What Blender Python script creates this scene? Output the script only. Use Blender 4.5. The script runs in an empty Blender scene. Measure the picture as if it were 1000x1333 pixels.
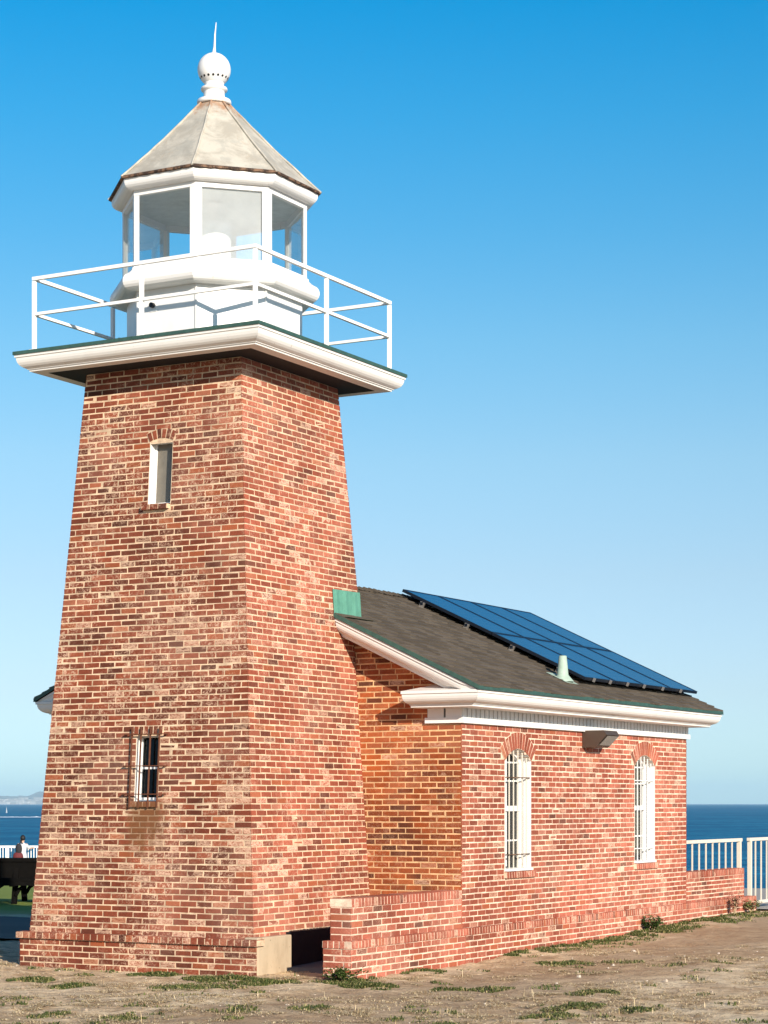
import bpy, math, random
from mathutils import Vector, noise
random.seed(7)
R = random.Random(11)
S = bpy.context.scene
COL = S.collection
rad = math.radians

# ------------------------------------------------------------------ helpers
class MB:
    """collects vertices and faces, then links them as ONE mesh object"""
    def __init__(s):
        s.v = []; s.f = []; s.m = []; s.sm = []
    def face(s, pts, mat=0, smooth=False):
        n = len(s.v); s.v += [tuple(p) for p in pts]
        s.f.append(tuple(range(n, n + len(pts)))); s.m.append(mat); s.sm.append(smooth)
    def grid(s, rows, mat=0, closed=False, smooth=False):
        n = len(s.v); w = len(rows[0])
        for r in rows: s.v += [tuple(p) for p in r]
        for i in range(len(rows) - 1):
            for j in range(w if closed else w - 1):
                k = (j + 1) % w
                s.f.append((n + i*w + j, n + i*w + k, n + (i+1)*w + k, n + (i+1)*w + j)); s.m.append(mat); s.sm.append(smooth)
    def hexa(s, a, b, mat=0):
        """a: 4 pts bottom loop, b: 4 pts top loop (CCW from above)"""
        n = len(s.v); s.v += [tuple(p) for p in a] + [tuple(p) for p in b]
        for f in ((3,2,1,0),(4,5,6,7),(0,1,5,4),(1,2,6,5),(2,3,7,6),(3,0,4,7)):
            s.f.append(tuple(n + i for i in f)); s.m.append(mat); s.sm.append(False)
    def box(s, x0, x1, y0, y1, z0, z1, mat=0):
        s.hexa([(x0,y0,z0),(x1,y0,z0),(x1,y1,z0),(x0,y1,z0)], [(x0,y0,z1),(x1,y0,z1),(x1,y1,z1),(x0,y1,z1)], mat)
    def bar(s, p, q, w, h=None, mat=0, up=(0,0,1)):
        p = Vector(p); q = Vector(q); d = (q - p).normalized(); h = h or w
        u = Vector(up)
        if abs(d.dot(u)) > .95: u = Vector((0,1,0))
        a = d.cross(u).normalized() * (w/2); b = a.cross(d).normalized() * (h/2)
        s.hexa([p-a-b, p+a-b, p+a+b, p-a+b], [q-a-b, q+a-b, q+a+b, q-a+b], mat)
    def tube(s, pts, r, n=8, mat=0, cap=True):
        pts = [Vector(p) for p in pts]; rows = []
        for i, p in enumerate(pts):
            d = (pts[min(i+1, len(pts)-1)] - pts[max(i-1, 0)]).normalized()
            u = Vector((0,0,1)) if abs(d.z) < .9 else Vector((0,1,0))
            a = d.cross(u).normalized(); b = a.cross(d).normalized()
            rr = r[i] if isinstance(r, (list, tuple)) else r
            rows.append([p + a*rr*math.cos(2*math.pi*k/n) + b*rr*math.sin(2*math.pi*k/n) for k in range(n)])
        s.grid(rows, mat, True, True)
        if cap:
            s.face(list(reversed(rows[0])), mat); s.face(rows[-1], mat)
    def lathe(s, prof, n, c=(0,0), ph=0, mat=0, smooth=False):
        rows = [[(c[0] + r*math.cos(ph + 2*math.pi*k/n), c[1] + r*math.sin(ph + 2*math.pi*k/n), z) for k in range(n)] for r, z in prof]
        s.grid(rows, mat, True, smooth)
    def build(s, name, mats, parent=None):
        me = bpy.data.meshes.new(name); me.from_pydata(s.v, [], s.f)
        if not isinstance(mats, (list, tuple)): mats = [mats]
        for m in mats: me.materials.append(m)
        me.polygons.foreach_set('material_index', s.m); me.polygons.foreach_set('use_smooth', s.sm)
        me.update()
        o = bpy.data.objects.new(name, me); COL.objects.link(o)
        if parent is not None: o.parent = parent
        return o

def thing(name, label, cat, loc=(0,0,0), group=None, rz=0):
    o = bpy.data.objects.new(name, None); COL.objects.link(o); o.location = loc; o.rotation_euler = (0,0,rz)
    o.empty_display_size = .3
    tag(o, label, cat, group); return o
def tag(o, label, cat, group=None):
    o['label'] = label; o['category'] = cat
    if group: o['group'] = group
    return o
def kind(o, k): o['kind'] = k; return o
def bevel(o, w=.006, seg=2):
    m = o.modifiers.new('bevel', 'BEVEL'); m.width = w; m.segments = seg; m.limit_method = 'ANGLE'; m.angle_limit = rad(35); return o

# ------------------------------------------------------------------ materials
class NT:
    def __init__(s, name):
        s.mat = bpy.data.materials.new(name); s.mat.use_nodes = True
        s.t = s.mat.node_tree; s.t.nodes.clear()
        s.out = s.n('ShaderNodeOutputMaterial')
    def n(s, typ, **kw):
        o = s.t.nodes.new(typ)
        for k, v in kw.items():
            if k.startswith('i_'):
                key = k[2:].replace('_', ' ')
                key = int(key) if key.isdigit() else key
                s.put(o.inputs[key], v)
            else: setattr(o, k, v)
        return o
    def put(s, sock, v):
        if isinstance(v, bpy.types.NodeSocket): s.t.links.new(v, sock)
        elif isinstance(v, (tuple, list)) and len(v) == 3 and sock.type == 'RGBA': sock.default_value = (*v, 1)
        else: sock.default_value = v
    def math(s, op, a, b=None, c=None, clamp=False):
        o = s.n('ShaderNodeMath', operation=op, use_clamp=clamp); s.put(o.inputs[0], a)
        if b is not None: s.put(o.inputs[1], b)
        if c is not None: s.put(o.inputs[2], c)
        return o.outputs[0]
    def ramp(s, fac, stops, interp='LINEAR'):
        o = s.n('ShaderNodeValToRGB'); o.color_ramp.interpolation = interp; e = o.color_ramp.elements
        while len(e) < len(stops): e.new(.5)
        for k, (p, c) in zip(e, stops):
            k.position = p; k.color = (*c, 1) if len(c) == 3 else c
        s.put(o.inputs[0], fac); return o.outputs[0]
    def mix(s, f, a, b, blend='MIX'):
        o = s.n('ShaderNodeMix', data_type='RGBA', blend_type=blend)
        s.put(o.inputs[0], f); s.put(o.inputs[6], a); s.put(o.inputs[7], b); return o.outputs[2]
    def noise(s, scale, detail=4, rough=.55, vec=None, dist=0):
        o = s.n('ShaderNodeTexNoise', i_Scale=scale, i_Detail=detail, i_Roughness=rough, i_Distortion=dist)
        if vec is not None: s.put(o.inputs['Vector'], vec)
        return o.outputs['Fac']
    def obj(s): return s.n('ShaderNodeTexCoord').outputs['Object']
    def scaled(s, v, sc):
        o = s.n('ShaderNodeVectorMath', operation='MULTIPLY'); s.put(o.inputs[0], v); o.inputs[1].default_value = sc; return o.outputs[0]
    def smooth(s, v, a, b):
        o = s.n('ShaderNodeMapRange', interpolation_type='SMOOTHSTEP'); s.put(o.inputs[0], v)
        o.inputs[1].default_value = a; o.inputs[2].default_value = b; return o.outputs[0]
    def pbr(s, col, rough=.7, metal=0, bump=None, bs=.3, bd=.01, spec=.4):
        o = s.n('ShaderNodeBsdfPrincipled'); s.put(o.inputs['Base Color'], col); s.put(o.inputs['Roughness'], rough)
        s.put(o.inputs['Metallic'], metal); s.put(o.inputs['Specular IOR Level'], spec)
        if bump is not None:
            b = s.n('ShaderNodeBump', i_Strength=bs, i_Distance=bd); s.put(b.inputs['Height'], bump); s.put(o.inputs['Normal'], b.outputs[0])
        s.t.links.new(o.outputs[0], s.out.inputs[0]); return s.mat

def rust_stain(t, c, p, amt):
    """brown run-off below the iron grille of the low tower window"""
    xyz = t.n('ShaderNodeSeparateXYZ'); t.put(xyz.inputs[0], p)
    z = t.math('ADD', xyz.outputs[2], t.math('MULTIPLY', t.math('SUBTRACT', t.noise(9, 3, .6, t.scaled(p, (1,1,.15))), .5), .7))
    xx = t.math('ABSOLUTE', t.math('SUBTRACT', t.math('ADD', xyz.outputs[0], t.math('MULTIPLY', t.math('SUBTRACT', t.noise(14, 3, .6, p), .5), .3)), .03))
    g = t.math('MULTIPLY', t.math('MULTIPLY', t.smooth(z, 1.15, 1.6), t.math('SUBTRACT', 1, t.smooth(xyz.outputs[2], 1.84, 1.92))), t.math('SUBTRACT', 1, t.smooth(xx, .13, .36)))
    g = t.math('MULTIPLY', g, t.math('LESS_THAN', xyz.outputs[1], -1.0))
    return t.mix(t.math('MULTIPLY', g, amt), c, (.15,.062,.022))
def mat_brick(name, stops, smear=.5, smear_col=(.62,.44,.32), stain=False, orange=False, limed=.12, low=False):
    t = NT(name); p = t.obj()
    r = t.n('ShaderNodeNewGeometry').outputs['Random Per Island']
    c = t.ramp(r, stops)
    n1 = t.noise(55, 4, .65, p); n2 = t.noise(2.1, 3, .6, p); n3 = t.noise(17, 3, .6, p)
    c = t.mix(.55, c, t.ramp(n1, [(.25,(.28,.26,.25)),(.5,(.5,.5,.5)),(.78,(.74,.71,.68))]), 'OVERLAY')
    c = t.mix(t.math('MULTIPLY', t.smooth(n3, .35, .7), .4), c, t.mix(.5, c, (.5,.42,.38), 'MULTIPLY'))
    if orange:
        xyz = t.n('ShaderNodeSeparateXYZ'); t.put(xyz.inputs[0], p)
        f = t.math('MULTIPLY', t.smooth(t.noise(1.3, 2, .5, p), .36, .60), .6)
        c = t.mix(f, c, (.42,.105,.024))
    # worn mortar wiped over the bricks, in patches
    f = t.math('MULTIPLY', t.smooth(t.noise(26, 6, .75, p, 1.0), .49, .60), t.smooth(n2, .42, .62))
    f = t.math('MULTIPLY', f, smear, clamp=True)
    c = t.mix(f, c, smear_col)
    # some single bricks are badly weathered: ragged lime over most of the face
    r2 = t.math('FRACT', t.math('MULTIPLY', r, 37.73))
    th = t.math('ADD', t.math('MULTIPLY', t.smooth(t.noise(1.25, 3, .6, p), .36, .68), limed), .02)
    if low:     # weathering is worst on the lower courses
        xz = t.n('ShaderNodeSeparateXYZ'); t.put(xz.inputs[0], p)
        th = t.math('MULTIPLY', th, t.math('ADD', .22, t.math('MULTIPLY', t.smooth(xz.outputs[2], 5.2, 2.6), .9)))
    hit = t.math('LESS_THAN', r2, th)
    rag = t.smooth(t.noise(34, 6, .8, t.scaled(p, (.6,.6,1.5)), .7), .40, .56)
    c = t.mix(t.math('MULTIPLY', hit, t.math('MULTIPLY', rag, .78)), c, smear_col)
    hue = t.smooth(t.noise(.55, 4, .65, p, .4), .36, .64)
    c = t.mix(.85, c, t.mix(hue, (.34,.285,.255), (.62,.58,.56)), 'OVERLAY')
    r3 = t.math('FRACT', t.math('MULTIPLY', r, 91.17))
    c = t.mix(t.math('MULTIPLY', t.math('LESS_THAN', r3, .06), .5), c, (.38,.105,.04))
    f2 = t.math('MULTIPLY', t.smooth(t.noise(.9, 3, .6, p), .45, .72), .16)
    c = t.mix(f2, c, (.56,.33,.25))
    if stain: c = rust_stain(t, c, p, .85)
    b = t.math('ADD', t.math('MULTIPLY', n1, .6), t.math('MULTIPLY', n3, .5))
    return t.pbr(c, .88, 0, b, .5, .006, .25)

def mat_mortar(name, col, stain=False):
    t = NT(name); p = t.obj()
    c = t.mix(t.smooth(t.noise(5, 6, .75, p), .35, .65), tuple(k*.66 for k in col), tuple(min(1, k*1.12) for k in col))
    c = t.mix(t.math('MULTIPLY', t.smooth(t.noise(70, 3, .7, p), .5, .75), .35), c, tuple(k*.55 for k in col))
    c = t.mix(t.math('MULTIPLY', t.smooth(t.noise(1.2, 3, .6, p), .5, .75), .25), c, (.40,.24,.15))
    if stain: c = rust_stain(t, c, p, .7)
    return t.pbr(c, .95, 0, t.noise(90, 3, .7, p), .5, .004, .2)

def mat_paint(name, col=(.76,.75,.735), rough=.45, dirt=.12, dcol=(.42,.34,.24), streak=True):
    t = NT(name); p = t.obj()
    f = t.smooth(t.noise(3.5, 5, .65, t.scaled(p, (1,1,.35)) if streak else p), .5, .8)
    c = t.mix(t.math('MULTIPLY', f, dirt), col, dcol)
    f = t.math('MULTIPLY', t.smooth(t.noise(38, 3, .6, p), .68, .74), dirt*2.2)
    c = t.mix(f, c, tuple(k*.5 for k in dcol))
    f = t.math('MULTIPLY', t.smooth(t.noise(9, 3, .6, t.scaled(p, (1,1,.22) if streak else (1,1,1))), .69, .76), min(1, dirt*3.2))
    c = t.mix(f, c, (.36,.20,.10))
    return t.pbr(c, rough, 0, t.noise(60, 3, .6, p), .12, .002, .4)

def mat_plain(name, col, rough=.6, metal=0, var=.25, scale=8, bs=.2):
    t = NT(name); p = t.obj()
    n = t.noise(scale, 5, .65, p)
    c = t.mix(n, tuple(k*(1-var) for k in col), tuple(min(1,k*(1+var)) for k in col))
    return t.pbr(c, rough, metal, t.noise(scale*5, 4, .65, p), bs, .004)

def mat_island(name, stops, rough=.8, spec=.2, trans=0):
    t = NT(name); r = t.n('ShaderNodeNewGeometry').outputs['Random Per Island']
    c = t.ramp(r, stops)
    return t.pbr(c, rough, spec=spec)

def mat_glass(name, tint=(.86,.93,.92), dust=0., rough=.02, dustcol=(.8,.82,.82)):
    t = NT(name); p = t.obj()
    tr = t.n('ShaderNodeBsdfTransparent', i_Color=(*tint,1))
    gl = t.n('ShaderNodeBsdfGlossy', i_Roughness=rough); gl.inputs[0].default_value = (.9,.95,1,1)
    fr = t.n('ShaderNodeFresnel', i_IOR=1.5)
    m = t.n('ShaderNodeMixShader'); t.put(m.inputs[0], t.math('MULTIPLY', fr.outputs[0], .65, clamp=True))
    t.t.links.new(tr.outputs[0], m.inputs[1]); t.t.links.new(gl.outputs[0], m.inputs[2])
    last = m
    if dust:
        d = t.n('ShaderNodeBsdfDiffuse'); d.inputs[0].default_value = (*dustcol,1)
        m2 = t.n('ShaderNodeMixShader')
        f = t.math('MULTIPLY', t.math('ADD', t.math('MULTIPLY', t.noise(2.2, 4, .6, p), .6), .7), dust, clamp=True)
        t.put(m2.inputs[0], f); t.t.links.new(m.outputs[0], m2.inputs[1]); t.t.links.new(d.outputs[0], m2.inputs[2]); last = m2
    t.t.links.new(last.outputs[0], t.out.inputs[0]); return t.mat

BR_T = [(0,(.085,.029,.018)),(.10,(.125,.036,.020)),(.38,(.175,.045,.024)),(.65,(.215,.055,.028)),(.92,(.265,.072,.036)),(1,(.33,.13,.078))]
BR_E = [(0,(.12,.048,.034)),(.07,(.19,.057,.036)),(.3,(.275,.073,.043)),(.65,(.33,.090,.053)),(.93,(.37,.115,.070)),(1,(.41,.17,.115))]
BR_H = [(0,(.15,.07,.052)),(.05,(.25,.078,.05)),(.3,(.325,.092,.058)),(.65,(.38,.112,.071)),(.93,(.42,.14,.094)),(1,(.44,.19,.14))]
BR_G = [(0,(.085,.032,.018)),(.2,(.15,.045,.022)),(.45,(.26,.066,.023)),(.8,(.35,.092,.028)),(1,(.38,.14,.065))]
M = {}
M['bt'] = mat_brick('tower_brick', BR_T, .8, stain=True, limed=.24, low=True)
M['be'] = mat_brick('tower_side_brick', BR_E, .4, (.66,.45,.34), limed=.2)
M['bh'] = mat_brick('house_brick', BR_H, .35, (.62,.43,.32))
M['bg'] = mat_brick('gable_brick', BR_G, .3, orange=True, limed=.06)
M['mt'] = mat_mortar('tower_mortar', (.70,.505,.34), True)
M['mh'] = mat_mortar('house_mortar', (.82,.60,.45))
M['mg'] = mat_mortar('gable_mortar', (.72,.45,.24))
M['white'] = mat_paint('white_paint')
M['whitew'] = mat_paint('weathered_white_paint', (.76,.735,.70), .5, .14, (.40,.33,.25))
M['cream'] = mat_paint('cream_rail_paint', (.68,.62,.52), .5, .2, (.35,.22,.1))
M['rail'] = mat_paint('white_rail_paint', (.82,.81,.79), .4, .12, (.35,.2,.1))
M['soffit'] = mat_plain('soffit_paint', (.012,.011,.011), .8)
M['copper'] = mat_plain('copper_patina', (.10,.275,.20), .65, 0, .35, 7)
M['copperd'] = mat_plain('dark_copper_edge', (.035,.085,.07), .6, 0, .6, 14)
M['iron'] = mat_plain('rusty_iron', (.13,.045,.022), .8, .1, .5, 22)
M['iron_d'] = mat_plain('dark_iron', (.075,.055,.045), .7, .1, .4, 20)
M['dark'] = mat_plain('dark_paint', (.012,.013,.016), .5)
M['stone'] = mat_paint('concrete', (.47,.375,.26), .9, .55, (.22,.16,.10))
M['glassd'] = mat_glass('window_glass', (.45,.45,.43))
M['glass'] = mat_glass('lantern_glass', (.93,.97,.97))
M['glassdust'] = mat_glass('dusty_lantern_glass', (.93,.95,.95), .34)
M['inside'] = mat_plain('dark_interior', (.03,.03,.034), .9)
M['grey_in'] = mat_plain('grey_plaster', (.42,.43,.42), .9)
M['blind'] = mat_plain('cream_blind', (.62,.58,.45), .8)
M['bronze'] = mat_plain('bronze_metal', (.10,.075,.06), .45, .5)
M['lens'] = mat_plain('lamp_lens', (.25,.25,.24), .2)

# tan weathered roof sheet with rust
t = NT('weathered_roof_sheet'); p = t.obj()
c = t.mix(t.smooth(t.noise(3.2, 6, .7, p, .5), .38, .62), (.355,.325,.27), (.49,.455,.385))
c = t.mix(t.math('MULTIPLY', t.smooth(t.noise(4.2, 5, .7, t.scaled(p, (1,1,.35))), .50, .62), .55), c, (.33,.32,.28))
c = t.mix(t.math('MULTIPLY', t.smooth(t.noise(7, 6, .8, t.scaled(p, (1,1,.5)), .6), .58, .68), .35), c, (.42,.27,.15))
xyz = t.n('ShaderNodeSeparateXYZ'); t.put(xyz.inputs[0], p)
zr = t.math('ADD', xyz.outputs[2], t.math('MULTIPLY', t.math('SUBTRACT', t.noise(12, 4, .7, p), .5), .7))
c = t.mix(t.math('MULTIPLY', t.smooth(zr, 9.95, 10.2), .8), c, (.33,.16,.075))
M['lroof'] = t.pbr(c, .7, 0, t.noise(30, 4, .6, p), .25, .005)
t = NT('rusted_edge'); p = t.obj()
c = t.mix(t.smooth(t.noise(14, 4, .7, p), .42, .6), (.035,.02,.014), (.20,.115,.07))
M['rust'] = t.pbr(c, .85, 0, t.noise(60, 3, .7, p), .5, .006)
t = NT('asphalt_shingle'); p = t.obj(); r = t.n('ShaderNodeNewGeometry').outputs['Random Per Island']
c = t.ramp(r, [(0,(.085,.069,.053)),(.5,(.108,.088,.068)),(1,(.138,.114,.09))])
c = t.mix(.5, c, t.ramp(t.noise(140, 2, .7, p), [(.3,(.25,.25,.25)),(.7,(.75,.74,.72))]), 'OVERLAY')
M['shingle'] = t.pbr(c, .95, 0, t.noise(160, 2, .7, p), .7, .004, .15)
# solar cells: procedural grid
t = NT('solar_cells'); p = t.obj()
xyz = t.n('ShaderNodeSeparateXYZ'); t.put(xyz.inputs[0], p)
def lines(sock, pitch, w):
    f = t.math('FRACT', t.math('DIVIDE', sock, pitch)); return t.math('LESS_THAN', t.math('MINIMUM', f, t.math('SUBTRACT', 1, f)), w)
g = t.math('MAXIMUM', lines(xyz.outputs[1], .165, .035), lines(xyz.outputs[0], .147, .035))
c = t.mix(g, t.mix(t.noise(2.5, 2, .5, p), (.005,.022,.072), (.008,.031,.095)), (.03,.075,.15))
M['solar'] = t.pbr(c, .22, 0, spec=.55)
M['frame'] = mat_plain('solar_frame', (.016,.022,.035), .4, .5)
M['alu'] = mat_plain('aluminium', (.55,.5,.45), .4, .8)

# ------------------------------------------------------------------ brickwork
CH = .0677; BL = .2135; JT = .0155
def subtract(iv, a, b):
    o = []
    for u0, u1 in iv:
        if b <= u0 or a >= u1: o.append((u0, u1)); continue
        if a > u0: o.append((u0, a))
        if b < u1: o.append((b, u1))
    return o
def brick(mb, P, q, prot, mat=1, jit=.0022):
    """q: four (u, z) corners, CCW seen from outside; sits proud of the mortar"""
    q = [(u + R.uniform(-jit, jit), z + R.uniform(-jit, jit)) for u, z in q]
    cu = sum(k[0] for k in q)/4; cz = sum(k[1] for k in q)/4
    base = [P(u, z, -.004) for u, z in q]
    mid = [P(u, z, prot*.45 + R.uniform(-.0005, .0005)) for u, z in q]
    top = []
    for u, z in q:
        du = .0035 if u < cu else -.0035; dz = .0035 if z < cz else -.0035
        top.append(P(u + du, z + dz, prot + R.uniform(-.0012, .0012)))
    n = len(mb.v); mb.v += [tuple(k) for k in base + mid + top]
    F = [(n+8, n+9, n+10, n+11)]
    for i in range(4):
        j = (i+1) % 4
        F += [(n+i, n+j, n+4+j, n+4+i), (n+4+i, n+4+j, n+8+j, n+8+i)]
    for f in F: mb.f.append(f); mb.m.append(mat); mb.sm.append(False)
def brick_wall(mb, P, uL, uR, z0, z1, anchor='R', par=0, openings=(), mopen=(), worn=0., seed=0, bm=1, jit=.0022):
    """courses of running bond between the edges uL(z), uR(z); P(u, z, d) maps to space, d = out of the wall"""
    nrow = max(1, round((z1 - z0)/CH)); h = (z1 - z0)/nrow
    for i in range(nrow):
        a = z0 + i*h; b = a + h
        l = (uL(a), uL(b)); r = (uR(a), uR(b))
        iv = [(min(l), max(r))]
        for op in (mopen or openings):
            o = op(a, b)
            if o: iv = subtract(iv, *o)
        for u0, u1 in iv:
            qa = [(l[0] if u0 == min(l) else u0, a), (r[0] if u1 == max(r) else u1, a), (r[1] if u1 == max(r) else u1, b), (l[1] if u0 == min(l) else u0, b)]
            mb.face([P(u, z, 0) for u, z in qa], 0)
        iv = [(min(l), max(r))]
        for op in openings:
            o = op(a, b)
            if o: iv = subtract(iv, *o)
        off = BL/2 if (i + par) % 2 else 0
        off += R.uniform(-.012, .012)
        ref = (max(r) if anchor == 'R' else min(l))
        for u0, u1 in iv:
            # brick boundaries on this stretch
            k0 = math.floor((u0 - ref - off)/BL) ; k1 = math.ceil((u1 - ref - off)/BL)
            cuts = [u0] + [ref + off + k*BL + R.uniform(-.006, .006) for k in range(k0, k1+1)] + [u1]
            cuts = sorted(c for c in cuts if u0 <= c <= u1)
            cc = [cuts[0]]
            for c in cuts[1:]:
                if c - cc[-1] > .045 or c == u1:
                    if c == u1 and c - cc[-1] < .045 and len(cc) > 1: cc[-1] = c
                    else: cc.append(c)
            for s0, s1 in zip(cc[:-1], cc[1:]):
                gl = -.006 if (s0 == min(l)) else (JT/2 if s0 != u0 or s0 == u0 else 0)
                gr = -.006 if (s1 == max(r)) else JT/2
                w = R.uniform(-.002, .002); za = a + JT/2 + w; zb = b - JT/2 + R.uniform(-.002, .002)
                le = lambda z: (uL(z) - gl*-1 if False else uL(z) + gl) if s0 == min(l) else s0 + gl
                re = lambda z: (uR(z) - gr) if s1 == max(r) else s1 - gr
                prot = R.uniform(.002, .0055)
                um = (s0 + s1)/2
                if worn:
                    pv = noise.noise(Vector((um*1.1 + seed*7.3, a*1.1, seed*3.1))) + .5*noise.noise(Vector((um*3.7, a*3.7, seed + 5.)))
                    pr = worn*max(0, pv + .18)
                    x = R.random()
                    if x < pr*.012: continue
                    if x < pr*.20:
                        k = R.uniform(.6, .95); m_ = R.random()
                        if m_ < .5: za, zb = (za + (zb-za)*(1-k)*R.random(), zb - (zb-za)*(1-k)*R.random())
                        prot *= .35
                        d_ = (re(za) - le(za))*(1-k)*.6
                        sa = R.random(); L0, R0 = le(za) + d_*sa, re(za) - d_*(1-sa)
                        brick(mb, P, [(L0, za), (R0, za), (R0, zb), (L0, zb)], prot, bm, .005); continue
                brick(mb, P, [(le(za), za), (re(za), za), (re(zb), zb), (le(zb), zb)], prot, bm, jit)
def rowlock(mb, P, u0, u1, z0, z1, d0, d1, pitch=.0725, mat=1, back=-.06, mort=0):
    """row of bricks on edge: front at d1, z0..z1, running back to depth `back`"""
    n = max(1, round((u1-u0)/pitch)); w = (u1-u0)/n
    mb.hexa([P(u0,z0+.003,d1-.0035), P(u1,z0+.003,d1-.0035), P(u1,z0+.003,back), P(u0,z0+.003,back)],
            [P(u0,z1-.005,d1-.006), P(u1,z1-.005,d1-.006), P(u1,z1-.006,back), P(u0,z1-.006,back)], mort)
    for i in range(n):
        a = u0 + i*w + JT/2; b = u0 + (i+1)*w - JT/2; e = R.uniform(-.001, .002); f = R.uniform(-.003, .003)
        mb.hexa([P(a,z0,d1+e), P(b,z0,d1+e+R.uniform(-.002,.002)), P(b,z0,back), P(a,z0,back)],
                [P(a,z1+f,d1+e-.004), P(b,z1+f,d1+e-.004), P(b,z1+f,back), P(a,z1+f,back)], mat)
def rect_op(u0, u1, z0, z1): return lambda a, b: (u0, u1) if (a + b)/2 > z0 and (a + b)/2 < z1 else None
def arch_op(uc, hw, zs, R_, zc, zsill, grow=0.):
    """arched opening (or its ring when grow > 0)"""
    def f(a, b):
        m = (a + b)/2
        if m < zsill: return None
        if m < zs: return (uc - hw, uc + hw)
        rr = R_ + grow
        x = rr*rr - (m - zc)**2
        if x <= 0: return None
        w = min(math.sqrt(x), (hw + grow*.42 + .02) if grow else hw)
        if m > zc + rr: return None
        return (uc - w, uc + w)
    return f
def arch_ring(mb, P, uc, R0, R1, zc, ang, n, d=.008, back=-.05, mat=1, mort=0):
    for i in range(n):
        a0 = -ang + 2*ang*i/n; a1 = -ang + 2*ang*(i+1)/n
        def q(a, r): return (uc + r*math.sin(a), zc + r*math.cos(a))
        mb.face([P(*q(a0, R0), d-.004), P(*q(a1, R0), d-.004), P(*q(a1, R1), d-.004), P(*q(a0, R1), d-.004)], mort)
        g = .0105
        e = d + R.uniform(-.001, .002); r0 = R0 + R.uniform(0, .006); r1 = R1 - R.uniform(0, .012)
        pts = [q(a0 + g/R0*.6, r0), q(a1 - g/R0*.6, r0), q(a1 - g/R1, r1), q(a0 + g/R1, r1)]
        mb.hexa([P(*k, back) for k in pts], [P(*k, e) for k in pts], mat)
        mb.face([P(*q(a0, R0), d-.004), P(*q(a1, R0), d-.004), P(*q(a1, R0), -.16), P(*q(a0, R0), -.16)], mort)

# ------------------------------------------------------------------ dimensions
def half(z): return 1.541 - .0719*(z - .355)
W = 2.749; GY = 1.09; FAR = 8.38
OH = .446; EX = W + OH; EZ = 3.20; RZ = 4.71; SL = (RZ - EZ)/EX
def roofz(x): return RZ - SL*abs(x)
RY0 = GY - OH; RY1 = FAR + .32

LH = thing('lighthouse', 'red brick lighthouse with square tapering tower, white lantern and low gabled keeper house', 'lighthouse')

# ------------------------------------------------------------------ tower
faces = {
 'S': lambda u, z, d: Vector((u, -half(z) - d, z)),
 'E': lambda u, z, d: Vector((half(z) + d, u, z)),
 'N': lambda u, z, d: Vector((-u, half(z) + d, z)),
 'Wt': lambda u, z, d: Vector((-half(z) - d, -u, z))}
mb = MB(); ZT = 6.87
UWX0, UWX1, UZ0, UZ1 = -.118, .192, 5.27, 6.0
LWX0, LWX1, LZ0, LZ1 = -.136, .184, 1.876, 2.628
uR0 = .20; ucx = (UWX0+UWX1)/2
uring = lambda a, b: ((UWX0-.03, UWX1+.03) if UZ1-.02 < (a+b)/2 < UZ1 + .12 else None)
ops = [rect_op(UWX0, UWX1, UZ0, UZ1 - .005), uring, rect_op(LWX0, LWX1, LZ0, LZ1), rect_op(LWX0-.04, LWX1+.04, LZ1, LZ1+.10), rect_op(UWX0-.06, UWX1-.0, UZ0-.07, UZ0), rect_op(LWX0-.05, LWX1+.03, LZ0-.07, LZ0)]
mops = [rect_op(UWX0, UWX1, UZ0, UZ1), rect_op(LWX0, LWX1, LZ0, LZ1)]
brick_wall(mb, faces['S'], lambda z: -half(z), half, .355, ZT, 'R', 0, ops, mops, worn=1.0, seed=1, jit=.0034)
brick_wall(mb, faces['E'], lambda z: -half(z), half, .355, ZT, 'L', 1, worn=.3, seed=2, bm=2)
brick_wall(mb, faces['N'], lambda z: -half(z), half, .355, ZT, 'R', 0, worn=.2, seed=3)
brick_wall(mb, faces['Wt'], lambda z: -half(z), half, .355, ZT, 'L', 1, worn=.3, seed=4)
PS = faces['S']
# window heads and sills of the tower (on edge bricks)
arch_ring(mb, PS, ucx, .36, .47, UZ1 - .33, .47, 6)
mb.face([PS(UWX0-.03, UZ1-.03, -.002), PS(UWX1+.03, UZ1-.03, -.002), PS(UWX1+.03, UZ1+.14, -.002), PS(UWX0-.03, UZ1+.14, -.002)], 0)
rowlock(mb, PS, LWX0-.04, LWX1+.04, LZ1+.004, LZ1+.096, 0, .010)
rowlock(mb, PS, UWX0-.06, UWX1-.01, UZ0-.065, UZ0-.005, 0, .06, .12)
rowlock(mb, PS, LWX0-.05, LWX1+.02, LZ0-.065, LZ0-.005, 0, .045, .09)
mb.build('tower_wall', [M['mt'], M['bt'], M['be']], LH)

# tower plinth with rowlock ledge
mb = MB(); PL = 1.62; PZ = .29; PT = .365
G0 = -.12
pl = {
 'S': lambda u, z, d: Vector((u, -PL - d, z)),
 'N': lambda u, z, d: Vector((-u, PL + d, z)),
 'Wt': lambda u, z, d: Vector((-PL - d, -u, z))}
for k in pl:
    brick_wall(mb, pl[k], lambda z: -PL, lambda z: PL, G0, PZ, 'R', 0, worn=.5, seed=6)
    rowlock(mb, pl[k], -PL-.035, PL+.035, PZ+.003, PT, 0, .04, .098, back=-.12)
mb.build('tower_plinth', [M['mt'], M['bt']], LH)
mb = MB()
mb.box(1.45, PL+.002, -PL+.03, -.88, -.1, .385)
bevel(mb.build('concrete_footing', M['stone'], LH), .012)
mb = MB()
mb.box(1.45, 1.575, -.876, 1.05, -.1, .41)  # added black panel, sized to deepen the low wall's shadow on the tower foot
mb.build('shade_panel', M['dark'], LH)

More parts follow.
